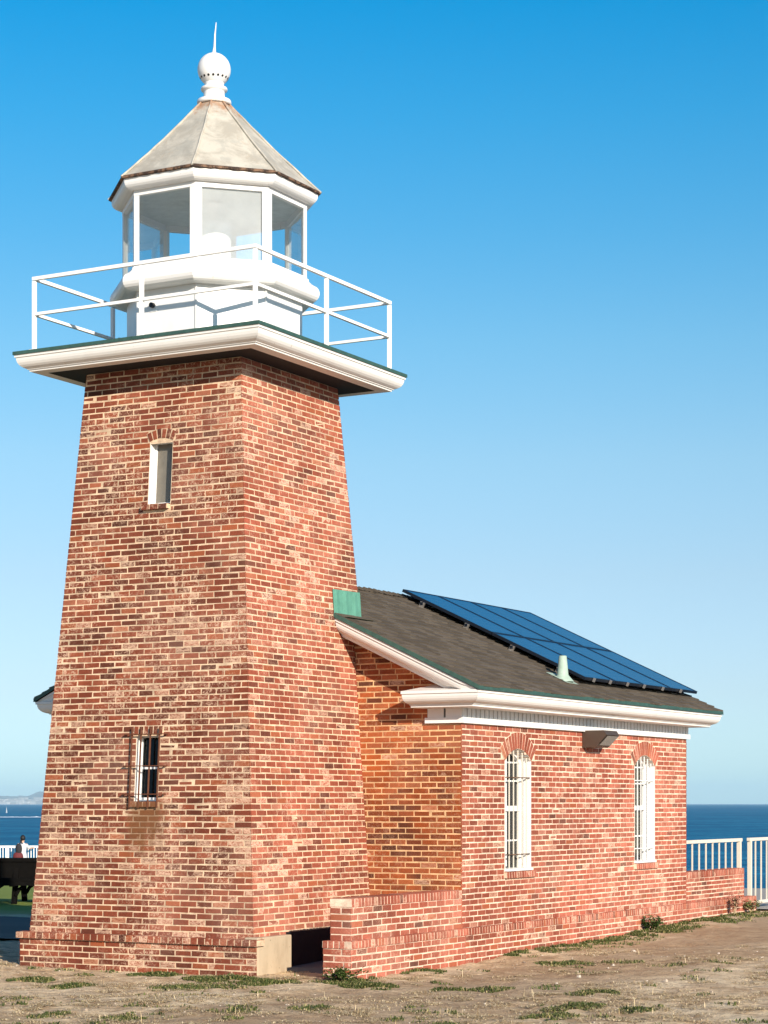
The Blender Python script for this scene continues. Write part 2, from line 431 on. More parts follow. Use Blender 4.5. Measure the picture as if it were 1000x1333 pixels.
# tower windows -------------------------------------------------------
def tower_window(name, x0, x1, z0, z1, dep, pane_mat, backm, frame_w, mull):
    w = MB()
    P = PS
    # white lined jambs, head and sill of the recess
    for a, b in (((x0,z0),(x0,z1)), ((x1,z1),(x1,z0)), ((x1,z0),(x0,z0)), ((x0,z1),(x1,z1))):
        w.face([P(*a, .001), P(*b, .001), P(*b, -dep), P(*a, -dep)])
    o = w.build('window', M['whitew'], LH)
    f = MB(); d0, d1 = -dep, -dep + .03
    def slab(a0, a1, b0, b1, dd0, dd1, mbx):
        mbx.hexa([P(a0,b0,dd1), P(a1,b0,dd1), P(a1,b0,dd0), P(a0,b0,dd0)], [P(a0,b1,dd1), P(a1,b1,dd1), P(a1,b1,dd0), P(a0,b1,dd0)])
    slab(x0, x0+frame_w, z0, z1, d0, d1, f); slab(x1-frame_w, x1, z0, z1, d0, d1, f)
    slab(x0+frame_w, x1-frame_w, z0, z0+frame_w*1.4, d0, d1, f); slab(x0+frame_w, x1-frame_w, z1-frame_w, z1, d0, d1, f)
    if mull: slab(x0+frame_w, x1-frame_w, (z0+z1)/2-.012, (z0+z1)/2+.012, d0, d1-.005, f)
    f.build('frame', M['white'], o)
    g = MB(); g.face([P(x0,z0,-dep+.012), P(x1,z0,-dep+.012), P(x1,z1,-dep+.012), P(x0,z1,-dep+.012)])
    g.build('pane', pane_mat, o)
    bk = MB(); slab(x0-.1, x1+.1, z0-.1, z1+.1, -dep-.5, -dep-.46, bk)
    for s in ((x0-.1, x0-.08), (x1+.08, x1+.1)): slab(s[0], s[1], z0-.1, z1+.1, -dep-.46, -dep-.001, bk)
    slab(x0-.08, x1+.08, z0-.1, z0-.08, -dep-.46, -dep-.001, bk); slab(x0-.08, x1+.08, z1+.08, z1+.1, -dep-.46, -dep-.001, bk)
    bk.build('backing', backm, o)
    return o
uw = tower_window('u', UWX0, UWX1, UZ0, UZ1, .135, mat_plain('clouded_plastic', (.15,.135,.11), .3, 0, .35, 6), M['grey_in'], .02, False); uw['label'] = 'narrow unbarred window high on the tower'
lw = tower_window('l', LWX0, LWX1, LZ0, LZ1, .11, M['glassd'], M['inside'], .03, True); lw['label'] = 'small barred window low on the tower'
g = MB()
for x in (-.175, -.05, .08, .205): g.bar(PS(x, 1.80, .043), PS(x, 2.715, .043), .014, up=(0,1,0))
for z in (1.955, 2.275, 2.635):
    g.bar(PS(-.265, z, .0), PS(-.265, z, .054), .016); g.bar(PS(.29, z, .0), PS(.29, z, .054), .016)
    g.bar(PS(-.272, z, .054), PS(.297, z, .054), .02, .010)
g.build('iron_grille', M['iron'], lw)

# ------------------------------------------------------------------ gallery
def sq_ring(mb, prof, cx=.012, cy=0, mat=0):
    rows = [[(cx-d, cy-d, z), (cx+d, cy-d, z), (cx+d, cy+d, z), (cx-d, cy+d, z)] for d, z in prof]
    mb.grid(rows, mat, True)
mb = MB(); mb.box(-1.69+.012, 1.69+.012, -1.69, 1.69, 7.05, 7.088)
gal = mb.build('gallery_deck', M['copperd'], LH)
mb = MB()
cy = [(1.675,7.051),(1.675,7.022),(1.662,7.018),(1.659,6.99),(1.650,6.962),(1.634,6.937),(1.612,6.917),(1.588,6.903),(1.570,6.897),(1.570,6.889),(1.553,6.887),(1.550,6.868),(1.535,6.866),(1.40,6.866)]
sq_ring(mb, cy)
for r in range(1, 9): pass
mb.build('cornice', M['whitew'], gal)
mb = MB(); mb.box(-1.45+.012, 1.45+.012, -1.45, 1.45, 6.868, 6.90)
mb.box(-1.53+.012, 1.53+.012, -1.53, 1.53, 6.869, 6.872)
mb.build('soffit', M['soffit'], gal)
rail = bpy.data.objects.new('railing', None); COL.objects.link(rail); rail.parent = LH; rail.location = (0,0,7.1)
post = MB(); post.box(-.02, .02, -.02, .02, 0, .80); post.box(-.045, .045, -.045, .045, 0, .01)
po = post.build('post', M['rail'], rail)
first = True
XA, XB, YA, YB = -1.425, 1.60, -1.605, 1.42
for x, y in ((XA,YA),(.09,YA),(XB,YA),(XB,-.08),(XB,YB),(.09,YB),(XA,YB),(XA,-.08)):
    o = po if first else po.copy()
    if not first: COL.objects.link(o)
    first = False; o.parent = rail; o.location = (x, y, -.008)
for a, b in (((XA,YA),(XB,YA)),((XB,YA),(XB,YB)),((XB,YB),(XA,YB)),((XA,YB),(XA,YA))):
    for z, nm in ((.822,'handrail'),(.41,'mid_rail')):
        m_ = MB(); d = Vector((b[0]-a[0], b[1]-a[1], 0)).normalized()
        if nm == 'mid_rail': n_ = Vector((d.y, -d.x, 0))*.0; ex = -.021
        else: n_ = Vector((0,0,0)); ex = .021
        m_.bar(Vector((*a, z)) - d*ex, Vector((*b, z)) + d*(ex if nm == 'mid_rail' else -ex), .038, .034 if nm == 'mid_rail' else .04)
        m_.build(nm, M['rail'], rail)

# ------------------------------------------------------------------ lantern
PH = rad(22.5)
def octv(r, z, k): return Vector((r*math.cos(PH + k*math.pi/4), r*math.sin(PH + k*math.pi/4), z))
lan = bpy.data.objects.new('lantern', None); COL.objects.link(lan); lan.parent = LH
mb = MB()
mb.lathe([(1.075,7.106),(1.075,7.16),(1.06,7.165),(1.06,7.80)], 8, ph=PH)
base = mb.build('lantern_base', M['white'], lan)
mb = MB()
for k in (5, 6, 7):   # seams between the base sheets
    m_ = MB(); m_.bar(octv(1.062, 7.17, k), octv(1.062, 7.79, k), .022); m_.build('seam_strip', M['white'], base)
# little vent pipes on the base
for (x, y, z, dx, dy) in ((-.19,-.98,7.60,0,-1),(-.86,-.66,7.33,-.7,-.7)):
    mb = MB(); mb.tube([(x,y,z),(x+dx*.05,y+dy*.05,z)], .03, 12); mb.build('drain_pipe', M['dark'], base)
mb = MB(); mb.box(-.235,-.145,-.986,-.978,7.53,7.64); mb.build('pipe_plate', M['white'], base)
# skirt
mb = MB()
prof = [(1.04,7.79),(1.15,7.785)]
for i in range(9):
    a = -math.pi/2 + i*math.pi/8*.9
    prof.append((1.175 + .095*math.cos(a), 7.885 + .098*math.sin(a)))
prof += [(1.17,8.0),(1.14,8.03),(1.135,8.06),(1.0,8.062)]
mb.lathe(prof, 8, ph=PH)
mb.build('skirt', M['white'], lan)
mb = MB(); mb.lathe([(0.001,8.055),(1.1,8.055)], 8, ph=PH); mb.build('lantern_floor', M['white'], lan)
mb = MB()
for k in range(8):
    c = octv(1.085, 0, k); mb.bar((c.x,c.y,8.061), (c.x,c.y,8.95), .085, .085, up=(-c.x,-c.y,0)) if False else None
    a = octv(1.115, 8.061, k); ang = PH + k*math.pi/4
    rd = Vector((math.cos(ang), math.sin(ang), 0)); tg = Vector((-rd.y, rd.x, 0))
    # kite section following the two sides of the octagon
    s1 = Vector((math.cos(ang+math.pi/2+math.pi/8), math.sin(ang+math.pi/2+math.pi/8), 0)); s2 = Vector((math.cos(ang-math.pi/2-math.pi/8), math.sin(ang-math.pi/2-math.pi/8), 0))
    q = [a, a + s1*.075, a - rd*.065, a + s2*.075]
    m_ = MB(); m_.hexa(q, [v + Vector((0,0,.885)) for v in q]); m_.build('mullion', M['white'], lan)
mb = MB()
mb.lathe([(1.06,8.965),(1.06,8.885),(1.118,8.885),(1.118,8.965)], 8, ph=PH)
mb.lathe([(1.118,8.062),(1.118,8.085),(1.03,8.085)], 8, ph=PH)
mb.build('window_header', M['white'], lan)
for k in range(8):
    a, b = octv(1.075, 8.085, k), octv(1.075, 8.085, k+1); up = Vector((0,0,.80))
    mid = math.degrees(PH + (k+.5)*math.pi/4) % 360
    mb = MB(); mb.face([a, b, b+up, a+up])
    o = mb.build('pane', M['glassdust'] if abs(mid-315) < 10 else M['glass'], lan)
    if abs(mid-315) < 10: o['label'] = 'hazy white pane facing the low sun'
mb = MB()
prof = [(1.12,8.945),(1.165,8.946),(1.19,8.952),(1.215,8.968),(1.235,8.99),(1.245,9.015),(1.248,9.045),(1.25,9.068),(1.1,9.07)]
mb.lathe(prof, 8, ph=PH); mb.build('lantern_cornice', M['white'], lan)
mb = MB(); mb.lathe([(.001,9.02),(.6,9.0),(1.1,8.96)], 8, ph=PH); mb.build('ceiling', mat_plain('ceiling_paint', (.62,.63,.60), .9), lan)
mb = MB()
mb.lathe([(.20,8.06),(.20,8.70),(.215,8.705),(.215,8.74),(.001,8.75)], 24, smooth=False); mb.lathe([(.10,8.74),(.10,8.98)], 20, smooth=True)
mb.build('lamp_pedestal', M['white'], lan)
# roof
mb = MB(); rows = []
for i in range(9):
    s_ = i/8; r = 1.275 + (.165-1.275)*s_; z = 9.075 + (10.175-9.075)*s_ - .025*math.sin(math.pi*s_)
    rows.append([octv(r, z, k) for k in range(8)])
mb.grid(rows, 0, True)
lr = mb.build('lantern_roof', M['lroof'], lan)
mb = MB()
for k in range(8):
    pts = []
    for i in range(13):
        s_ = i/12; r = 1.285 + (.17-1.285)*s_; z = 9.08 + (10.18-9.08)*s_ - .025*math.sin(math.pi*s_)
        pts.append(octv(r, z + R.uniform(-.003,.003), k) + Vector((R.uniform(-.004,.004), R.uniform(-.004,.004), 0)))
    mb.tube(pts, .014, 6)
mb.build('roof_rib', M['lroof'], lr)
mb = MB(); top = []; bot = []; out = []
for k in range(8):
    for j in range(18):
        p0, p1 = octv(1.285, 9.085, k), octv(1.285, 9.085, k+1); q = p0.lerp(p1, j/18)
        jit = R.uniform(-.012, .008)
        out.append(q*1.0 + Vector((0,0,0))); bot.append(Vector((q.x, q.y, 9.066 + jit*.6))); top.append(Vector((q.x*.985, q.y*.985, 9.098)))
ins = [Vector((q.x*.97, q.y*.97, 9.06)) for q in bot]
mb.grid([ins, bot, out, top], 0, True)
mb.build('roof_rim', M['rust'], lr)
# finial
mb = MB()
mb.lathe([(.001,10.16),(.20,10.165),(.205,10.19),(.20,10.215),(.135,10.225),(.128,10.25),(.125,10.31),(.128,10.33),(.155,10.335),(.16,10.35),(.155,10.365),(.12,10.372),(.112,10.40),(.12,10.425)], 28, smooth=True)
pr = []
for i in range(19):
    a = -math.pi/2*.72 + i*(math.pi/2*1.70)/18; pr.append((max(.001, .198*math.cos(a)), 10.585 + .198*math.sin(a)))
mb.lathe(pr, 32, smooth=True)
fin = mb.build('finial', M['white'], lan)
mb = MB()
for k in range(18):
    a = 2*math.pi*k/18; c, s_ = math.cos(a), math.sin(a); el = rad(-33)
    n_ = Vector((c*math.cos(el), s_*math.cos(el), math.sin(el))); cpt = Vector((0,0,10.585)) + n_*.1995
    u_ = Vector((-s_, c, 0)); v_ = n_.cross(u_)
    m_ = MB(); m_.face([cpt + (u_*math.cos(q*math.pi/4) + v_*math.sin(q*math.pi/4))*.015 for q in range(8)]); m_.build('vent_hole', M['dark'], fin)
mb = MB(); mb.tube([(0,0,10.77),(0,0,10.80),(.004,.002,10.86),(.009,.004,11.0),(.022,.01,11.15)], [.03,.022,.013,.010,.004], 10)
mb.build('spike', M['white'], fin)

# ------------------------------------------------------------------ house walls
hs = bpy.data.objects.new('keeper_house', None); COL.objects.link(hs); hs.parent = LH
PE = lambda u, z, d: Vector((W + d, u, z))
PW = lambda u, z, d: Vector((-W - d, -u, z))
PG = lambda u, z, d: Vector((u, GY - d, z))
PN = lambda u, z, d: Vector((-u, FAR + d, z))
ZB = .38; ZW = 2.86
HWN = [(2.625, .375), (6.765, .375)]
AZ0, AZS, ARH = 1.02, 2.375, .15
AR = (.375**2 + ARH**2)/(2*ARH); AZC = AZS + ARH - AR; ANG = math.asin(.375/AR)
ops = []; mops = []
for uc, hw in HWN:
    ops += [arch_op(uc, hw, AZS, AR, AZC, AZ0), arch_op(uc, hw, AZS, AR, AZC, AZS, .20), rect_op(uc-hw-.02, uc+hw+.08, AZ0-.085, AZ0)]
    mops += [arch_op(uc, hw, AZS, AR, AZC, AZ0)]
mb = MB()
brick_wall(mb, PE, lambda z: GY, lambda z: FAR, ZB, ZW, 'L', 0, ops, mops, worn=.35, seed=8)
for uc, hw in HWN:
    # mortar behind the ring
    arch_ring(mb, PE, uc, AR, AR + .205, AZC, ANG, 13, .010)
    rowlock(mb, PE, uc-hw-.02, uc+hw+.08, AZ0-.085, AZ0-.006, 0, .045, .0725, back=-.1)
brick_wall(mb, PW, lambda z: -FAR, lambda z: -GY, ZB, ZW, 'L', 0, worn=.3, seed=9)
brick_wall(mb, PN, lambda z: -min(W, max(.02,(RZ-.09-z)/SL)), lambda z: min(W, max(.02,(RZ-.09-z)/SL)), ZB, RZ-.1, 'L', 1, worn=.3, seed=10)
mb.build('house_wall', [M['mh'], M['bh']], LH)
mb = MB()
brick_wall(mb, PG, lambda z: -min(W, max(.02,(RZ-.09-z)/SL)), lambda z: min(W, max(.02,(RZ-.09-z)/SL)), .0, RZ-.1, 'R', 1, worn=.5, seed=12)
mb.build('gable_wall', [M['mg'], M['bg']], LH)
bpy.data.objects.remove(hs)
# house plinth
mb = MB(); PD = .05
PE2 = lambda u, z, d: Vector((W + PD + d, u, z))
brick_wall(mb, PE2, lambda z: GY, lambda z: FAR, G0, .30, 'L', 1, worn=.5, seed=13)
rowlock(mb, PE2, GY, FAR, .303, .385, 0, .012, .0725, back=-.06)
mb.build('house_plinth', [M['mh'], M['bh']], LH)

# house windows
def house_window(uc, hw, rusty, blind, lab):
    dep = .17; w = MB(); P = PE; n = 12
    arc = [(uc + AR*math.sin(-ANG + 2*ANG*i/n), AZC + AR*math.cos(-ANG + 2*ANG*i/n)) for i in range(n+1)]
    loop = [(uc-hw, AZ0)] + arc + [(uc+hw, AZ0)]
    for (a, b) in zip(loop, loop[1:] + loop[:1]):
        w.face([P(*a, .006), P(*b, .006), P(*b, -dep), P(*a, -dep)])
    o = w.build('window', M['white'], LH); o['label'] = lab
    f = MB(); fw = .035
    def inner(u, z, k=fw): return (uc + (u-uc)*(1-k/hw), z - (k if z > AZS-.01 else -k*.9 if z < AZ0+.01 else 0))
    for (a, b) in zip(loop, loop[1:] + loop[:1]):
        ia, ib = inner(*a), inner(*b)
        f.face([P(*a,-dep+.035), P(*b,-dep+.035), P(*ib,-dep+.035), P(*ia,-dep+.035)][::-1])
        f.face([P(*ia,-dep+.035), P(*ib,-dep+.035), P(*ib,-dep-.02), P(*ia,-dep-.02)])
    def slab(a0, a1, b0, b1, d0, d1):
        f.hexa([P(a0,b0,d0), P(a0,b0,d1), P(a1,b0,d1), P(a1,b0,d0)], [P(a0,b1,d0), P(a0,b1,d1), P(a1,b1,d1), P(a1,b1,d0)])
    u0, u1 = uc-hw+fw, uc+hw-fw
    slab(u0, u1, 1.755, 1.82, -dep-.015, -dep+.04)          # meeting rail
    for z in (1.39, 2.13, 2.36): slab(u0, u1, z-.010, z+.010, -dep-.012, -dep+.008)
    slab(uc-.011, uc+.011, AZ0+.05, 1.755, -dep-.012, -dep+.012); slab(uc-.011, uc+.011, 1.82, AZS+.09, -dep-.012, -dep+.012)
    slab(uc-hw+.002, uc+hw-.002, AZ0, AZ0+.03, -dep+.035, .03)  # wooden sill
    f.build('frame', M['white'], o)
    g = MB(); g.face([P(*inner(*q, .03), -dep-.004) for q in loop][::-1]); g.build('pane', M['glassd'], o)
    bk = MB()
    bk.face([P(uc-hw-.3, AZ0-.2, -dep-.6), P(uc+hw+.3, AZ0-.2, -dep-.6), P(uc+hw+.3, AZS+.35, -dep-.6), P(uc-hw-.3, AZS+.35, -dep-.6)])
    bk.build('backing', M['inside'], o)
    if blind:
        bl = MB(); zz = AZ0+.1
        for i in range(24): bl.face([P(uc-hw+.03, zz+i*.06, -dep-.05), P(uc+hw-.03, zz+i*.06, -dep-.05), P(uc+hw-.03, zz+i*.06+.055, -dep-.035), P(uc-hw+.03, zz+i*.06+.055, -dep-.035)])
        bl.build('blind', M['blind'], o)
    for i in range(6):
        b = MB(); u = uc - hw + .065 + i*(2*hw-.13)/5
        zt = AZC + math.sqrt(AR*AR - (u-uc)**2) - .012
        b.bar(P(u, AZ0+.03, -.03), P(u, zt, -.03), .0125, up=(0,1,0))
        b.build('security_bar', M['cream'] if rusty else M['white'], o)
    for z in (1.22, 2.17):
        b = MB(); b.bar(P(uc-hw-.03 if rusty else uc-hw+.003, z, -.022), P(uc+hw+.02 if rusty else uc+hw-.003, z, -.022), .022, .012)
        b.build('cross_bar', M['rust'] if rusty else M['white'], o)
    return o
house_window(*HWN[0], True, False, 'arched window with rusty cross bars, nearer the tower')
house_window(*HWN[1], False, True, 'all white arched window with a pale blind, farther from the tower')

# ------------------------------------------------------------------ roof, cornice, frieze
mb = MB()
def shingle_side(sg):
    """courses of overlapping shingles on one slope (sg = +1 right, -1 left)"""
    L = math.hypot(EX, RZ-EZ); nx = EX/L; nz = (RZ-EZ)/L
    up = Vector((sg*nz, 0, nx)); dn = Vector((sg*nx, 0, -nz)); o = Vector((0, 0, RZ))
    exp = .135; n = int(L/exp)
    for i in range(n+1):
        s0 = max(0, L - (i+1)*exp - .02); s1 = L - i*exp + (.012 if i == 0 else 0)
        y = RY0 + .004 + (-.07 if i % 2 else 0) + R.uniform(-.02, 0)
        while y < RY1 - .004:
            wd = R.choice((.11,.15,.19,.23)); ya = max(RY0 + .004, y + .002); yb = min(RY1 - .004, y + wd - .002)
            if yb - ya > .02:
                e = s1 + R.uniform(-.012, .008); th = R.uniform(.014, .026)
                A = [o + dn*e + up*.004, o + dn*e + up*(.004 + th), o + dn*s0 + up*(.006)]
                pts = lambda v, yy: Vector((v.x, yy, v.z))
                q = [pts(A[1],ya), pts(A[1],yb), pts(A[2],yb), pts(A[2],ya)]
                b_ = [pts(A[0],ya), pts(A[0],yb)]
                k = len(mb.v); mb.v += [tuple(v) for v in q + b_]
                for f in ((0,1,2,3),(4,5,1,0),(0,3,4),(1,5,2)): mb.f.append(tuple(k+j for j in f)); mb.m.append(0); mb.sm.append(False)
            y += wd
    mb.face([(0,RY0,RZ),(sg*EX,RY0,EZ),(sg*EX,RY1,EZ),(0,RY1,RZ)])
    mb.face([(0,RY0,RZ-.05),(sg*EX,RY0,EZ-.05),(sg*EX,RY1,EZ-.05),(0,RY1,RZ-.05)])
shingle_side(1); shingle_side(-1)
roof = mb.build('roof', M['shingle'], LH)
mb = MB(); y = RY0
while y < RY1 - .05:
    e = R.uniform(0, .02); y2 = min(RY1, y + .21); h = RZ + .022 + R.uniform(0, .012)
    for sg in (1, -1):
        mb.face([(0, y, h+.012), (sg*.15, y, h+.012-.15*SL), (sg*.15, y2, h-.15*SL-.008), (0, y2, h-.008)])
        mb.face([(0, y, h+.012), (sg*.15, y, h+.012-.15*SL), (sg*.15, y, h-.012-.15*SL), (0, y, h-.012)])
    y += .135
mb.build('ridge_cap', M['shingle'], roof)
# copper drip edge round the roof
mb = MB()
for sg in (1, -1):
    for y in (RY0, RY1):
        o = -.012 if y == RY0 else .012
        mb.face([(0,y+o,RZ+.008),(sg*(EX+.012),y+o,EZ+.004),(sg*(EX+.012),y+o,EZ-.045),(0,y+o,RZ-.045)])
        mb.face([(0,y+o,RZ+.008),(sg*(EX+.012),y+o,EZ+.004),(sg*(EX+.012),y-o*2,EZ+.004),(0,y-o*2,RZ+.008)])
    mb.face([(sg*(EX+.012),RY0-.012,EZ+.004),(sg*(EX+.012),RY1+.012,EZ+.004),(sg*(EX+.012),RY1+.012,EZ-.04),(sg*(EX+.012),RY0-.012,EZ-.04)])
    mb.face([(sg*(EX-.03),RY0-.012,EZ+.016),(sg*(EX-.03),RY1+.012,EZ+.016),(sg*(EX+.012),RY1+.012,EZ+.003),(sg*(EX+.012),RY0-.012,EZ+.003)])
mb.build('drip_edge', M['copperd'], roof)
# copper flashing at the tower
mb = MB()
for sg in (1,):
    hx = lambda z: half(z) + .014
    za, zb = 4.06, 4.40
    y0, y1 = RY0 - .012, half(4.3) + .03
    rows = []
    for i in range(7):
        z = za + (zb-za)*i/6
        rows.append([(hx(z) + (.01 if j % 3 == 1 else 0)*(1 if i < 6 else 0), y0 + (y1-y0)*j/9 - .012*i/6*0, z + .01*j/9) for j in range(10)])
    mb.grid(rows)
    mb.grid([[(hx(za), y0, za), (hx(za), y1, za)], [(hx(za)+.02, y0, za-.005), (hx(za)+.02, y1, za-.005)], [(hx(za)+.17, y0+.05, roofz(hx(za)+.17)+.04), (hx(za)+.17, y1+.06, roofz(hx(za)+.17)+.04)]])
    mb.face([(hx(za), y1, za), (hx(zb), y1, zb), (hx(zb)-.3, y1, zb), (hx(za)-.3, y1, za)])
mb.build('flashing', M['copper'], roof)
# roof vent pipe
mb = MB(); vx, vy = 2.66, 4.17; vz = roofz(vx)
mb.lathe([(.15,vz-.02),(.09,vz+.05),(.075,vz+.07),(.052,vz+.31),(.045,vz+.32),(.040,vz+.315),(.038,vz+.2)], 18, (vx,vy), smooth=True)
mb.face([(vx-.17,vy-.16,roofz(vx-.17)+.024),(vx+.17,vy-.16,roofz(vx+.17)+.024),(vx+.17,vy+.16,roofz(vx+.17)+.024),(vx-.17,vy+.16,roofz(vx-.17)+.024)])
mb.build('vent_pipe', mat_plain('pale_copper', (.36,.46,.38), .6, 0, .3, 12), roof)
# small rod standing at the ridge
mb = MB(); mb.bar((.02,2.05,4.70),(.02,2.05,4.80),.02); mb.build('lightning_stub', M['alu'], roof)

CP = [(0.44,-.01),(.44,-.042),(.425,-.046),(.422,-.075),(.412,-.102),(.395,-.125),(.37,-.143),(.34,-.155),(.315,-.16),(.315,-.170),(.298,-.172),(.296,-.195),(.28,-.20),(0,-.20)]  # offset from the wall, drop from the eave
for sg in (1, -1):
    mb = MB(); rows = []
    for o, dz in CP:
        z = EZ + dz - .03
        xl = 2.35 - .4*o
        rows.append([(sg*xl, GY+.02, z), (sg*xl, GY-o, z), (sg*(W+o), GY-o, z), (sg*(W+o), FAR+o*.72, z), (sg*xl, FAR+o*.72, z), (sg*xl, FAR-.02, z)])
    mb.grid(rows)
    r0 = rows[0]; mb.face([r0[1], r0[2], (sg*(W-.02), GY-.02, EZ+.05), (sg*2.40, GY-.02, EZ+.05)])
    mb.face([r0[0], r0[1], (sg*2.40, GY-.02, EZ+.05)])
    mb.build('cornice', M['whitew'], LH)
    # raking cornice up the gable
    mb = MB(); rows = []
    for o, dz in CP:
        n_ = 10; xs = [EX - .02 + (.95-EX+.02)*i/n_ for i in range(n_+1)]
        rows.append([(sg*x, GY-o+.004, max(roofz(x) + dz*1.12 - .035, EZ - .036)) for x in xs])
    mb.grid(rows)
    mb.build('raking_cornice', M['whitew'], LH)
    # frieze: beaded boards above a flat band
    mb = MB()
    def bead(p0, p1, nrm, pitch=.117):
        p0 = Vector(p0); p1 = Vector(p1); L = (p1-p0).length; d = (p1-p0)/L; n = max(2, round(L/pitch)); st = L/n; nrm = Vector(nrm)
        for i in range(n):
            a = p0 + d*(i*st + .013); b = p0 + d*((i+1)*st - .013); z0, z1 = Vector((0,0,2.86)), Vector((0,0,2.985))
            mb.hexa([a+z0, b+z0, b+z0+nrm*.03, a+z0+nrm*.03], [a+z1, b+z1, b+z1+nrm*.03, a+z1+nrm*.03])
        mb.face([p0+Vector((0,0,2.86))+nrm*.01, p1+Vector((0,0,2.86))+nrm*.01, p1+Vector((0,0,2.99))+nrm*.01, p0+Vector((0,0,2.99))+nrm*.01], 1)
    bead((sg*W, GY-.03, 0), (sg*W, FAR+.03, 0), (sg,0,0)); bead((sg*2.30, GY, 0), (sg*(W+.03), GY, 0), (0,-1,0), .22); bead((sg*2.30, FAR, 0), (sg*(W+.03), FAR, 0), (0,1,0), .22)
    mb.box(min(sg*(W-.02), sg*(W+.048)), max(sg*(W-.02), sg*(W+.048)), GY-.048, FAR+.048, 2.795, 2.862)
    mb.box(min(sg*2.285, sg*(W-.021)), max(sg*2.285, sg*(W-.021)), GY-.047, GY+.02, 2.796, 2.861)
    mb.box(min(sg*2.285, sg*(W-.021)), max(sg*2.285, sg*(W-.021)), FAR-.02, FAR+.047, 2.796, 2.861)
    mb.build('frieze', [M['white'], M['dark']], LH)

# ------------------------------------------------------------------ floodlight on the wall
fl = thing('floodlight', 'brown metal wedge floodlight on the brick wall between the two arched windows', 'light fixture', (W+.012, 4.80, 2.69))
mb = MB()
pr = [(0,-.10),(0,.12),(.30,.12),(.34,.06),(.20,-.08),(.17,-.10)]
a = [(x, -.22, z) for x, z in pr]; b = [(x, .22, z) for x, z in pr]
mb.face(a); mb.face(b[::-1])
for i in range(6): j = (i+1) % 6; mb.face([a[j], a[i], b[i], b[j]])
bevel(mb.build('housing', M['bronze'], fl), .01)
mb = MB(); mb.face([(.335,-.18,.052),(.335,.18,.052),(.215,.18,-.068),(.215,-.18,-.068)]); 
o = mb.build('lens', M['lens'], fl); o.location = (.006,0,-.006)

# ------------------------------------------------------------------ solar array
sa = thing('solar_array', 'dark blue tilted solar array of eight panels on the shingle roof', 'solar panels', (1.40, 6.56, roofz(1.40)), rz=0)
th = math.atan(SL); OFF = .125
sax = bpy.data.objects.new('x', None)
def roofP(s, y, h):   # s: distance down the slope from the ridge, h: height off the roof
    return Vector((s*math.cos(th) + h*math.sin(th) - 1.40, y - 6.56, RZ - s*math.sin(th) + h*math.cos(th) - roofz(1.40)))
bpy.data.objects.remove(sax)
PWd, PHt = 1.018, 1.50
fm = MB(); w_, h_ = PWd/2, PHt/2; tk = .04
for (x0,x1,y0,y1) in ((-h_,h_,-w_,-w_+.022),(-h_,h_,w_-.022,w_),(-h_,-h_+.022,-w_+.022,w_-.022),(h_-.022,h_,-w_+.022,w_-.022)):
    fm.box(x0,x1,y0,y1,-tk,0)
cm = MB(); cm.box(-h_+.022,h_-.022,-w_+.022,w_-.022,-tk+.004,-.005)
pan = None
for r_ in range(2):
    for c_ in range(4):
        loc = roofP(.07 + PHt/2 + r_*(PHt+.012), 4.50 + PWd/2 + c_*(PWd+.014), OFF)
        if pan is None:
            p_ = cm.build('panel', M['solar'], sa); f_ = fm.build('panel_frame', M['frame'], p_); pan = (p_, f_)
        else:
            p_ = pan[0].copy(); COL.objects.link(p_); p_.parent = sa
            f_ = pan[1].copy(); COL.objects.link(f_); f_.parent = p_
        p_.location = loc; p_.rotation_euler = (0, th, 0)
mb = MB()
for s_ in (.45, 1.2, 1.95, 2.7):
    mb.bar(roofP(s_, 4.44, OFF-.062), roofP(s_, 8.66, OFF-.062), .04, .04)
mb.build('mounting_rail', M['frame'], sa)
fb = None
for s_ in (1.2, 1.95, 2.7, .45):
    for y in (4.47, 5.7, 7.0, 8.3):
        if fb is None:
            m_ = MB(); m_.box(-.03,.03,-.02,.02,-.075,.03); m_.box(-.05,.05,-.035,.035,-.078,-.07); fb = m_.build('roof_bracket', M['alu'], sa); o = fb
        else: o = fb.copy(); COL.objects.link(o); o.parent = sa
        o.location = roofP(s_, y, OFF-.07); o.rotation_euler = (0, th, 0)
for y in (4.75, 5.3, 5.9, 6.5, 7.2, 7.9):
    m_ = MB(); m_.box(-.014,.014,-.014,.014,-.045,.008); o = m_.build('edge_clamp', M['alu'], sa); o.location = roofP(.07+2*PHt+.035, y, OFF); o.rotation_euler = (0, th, 0)

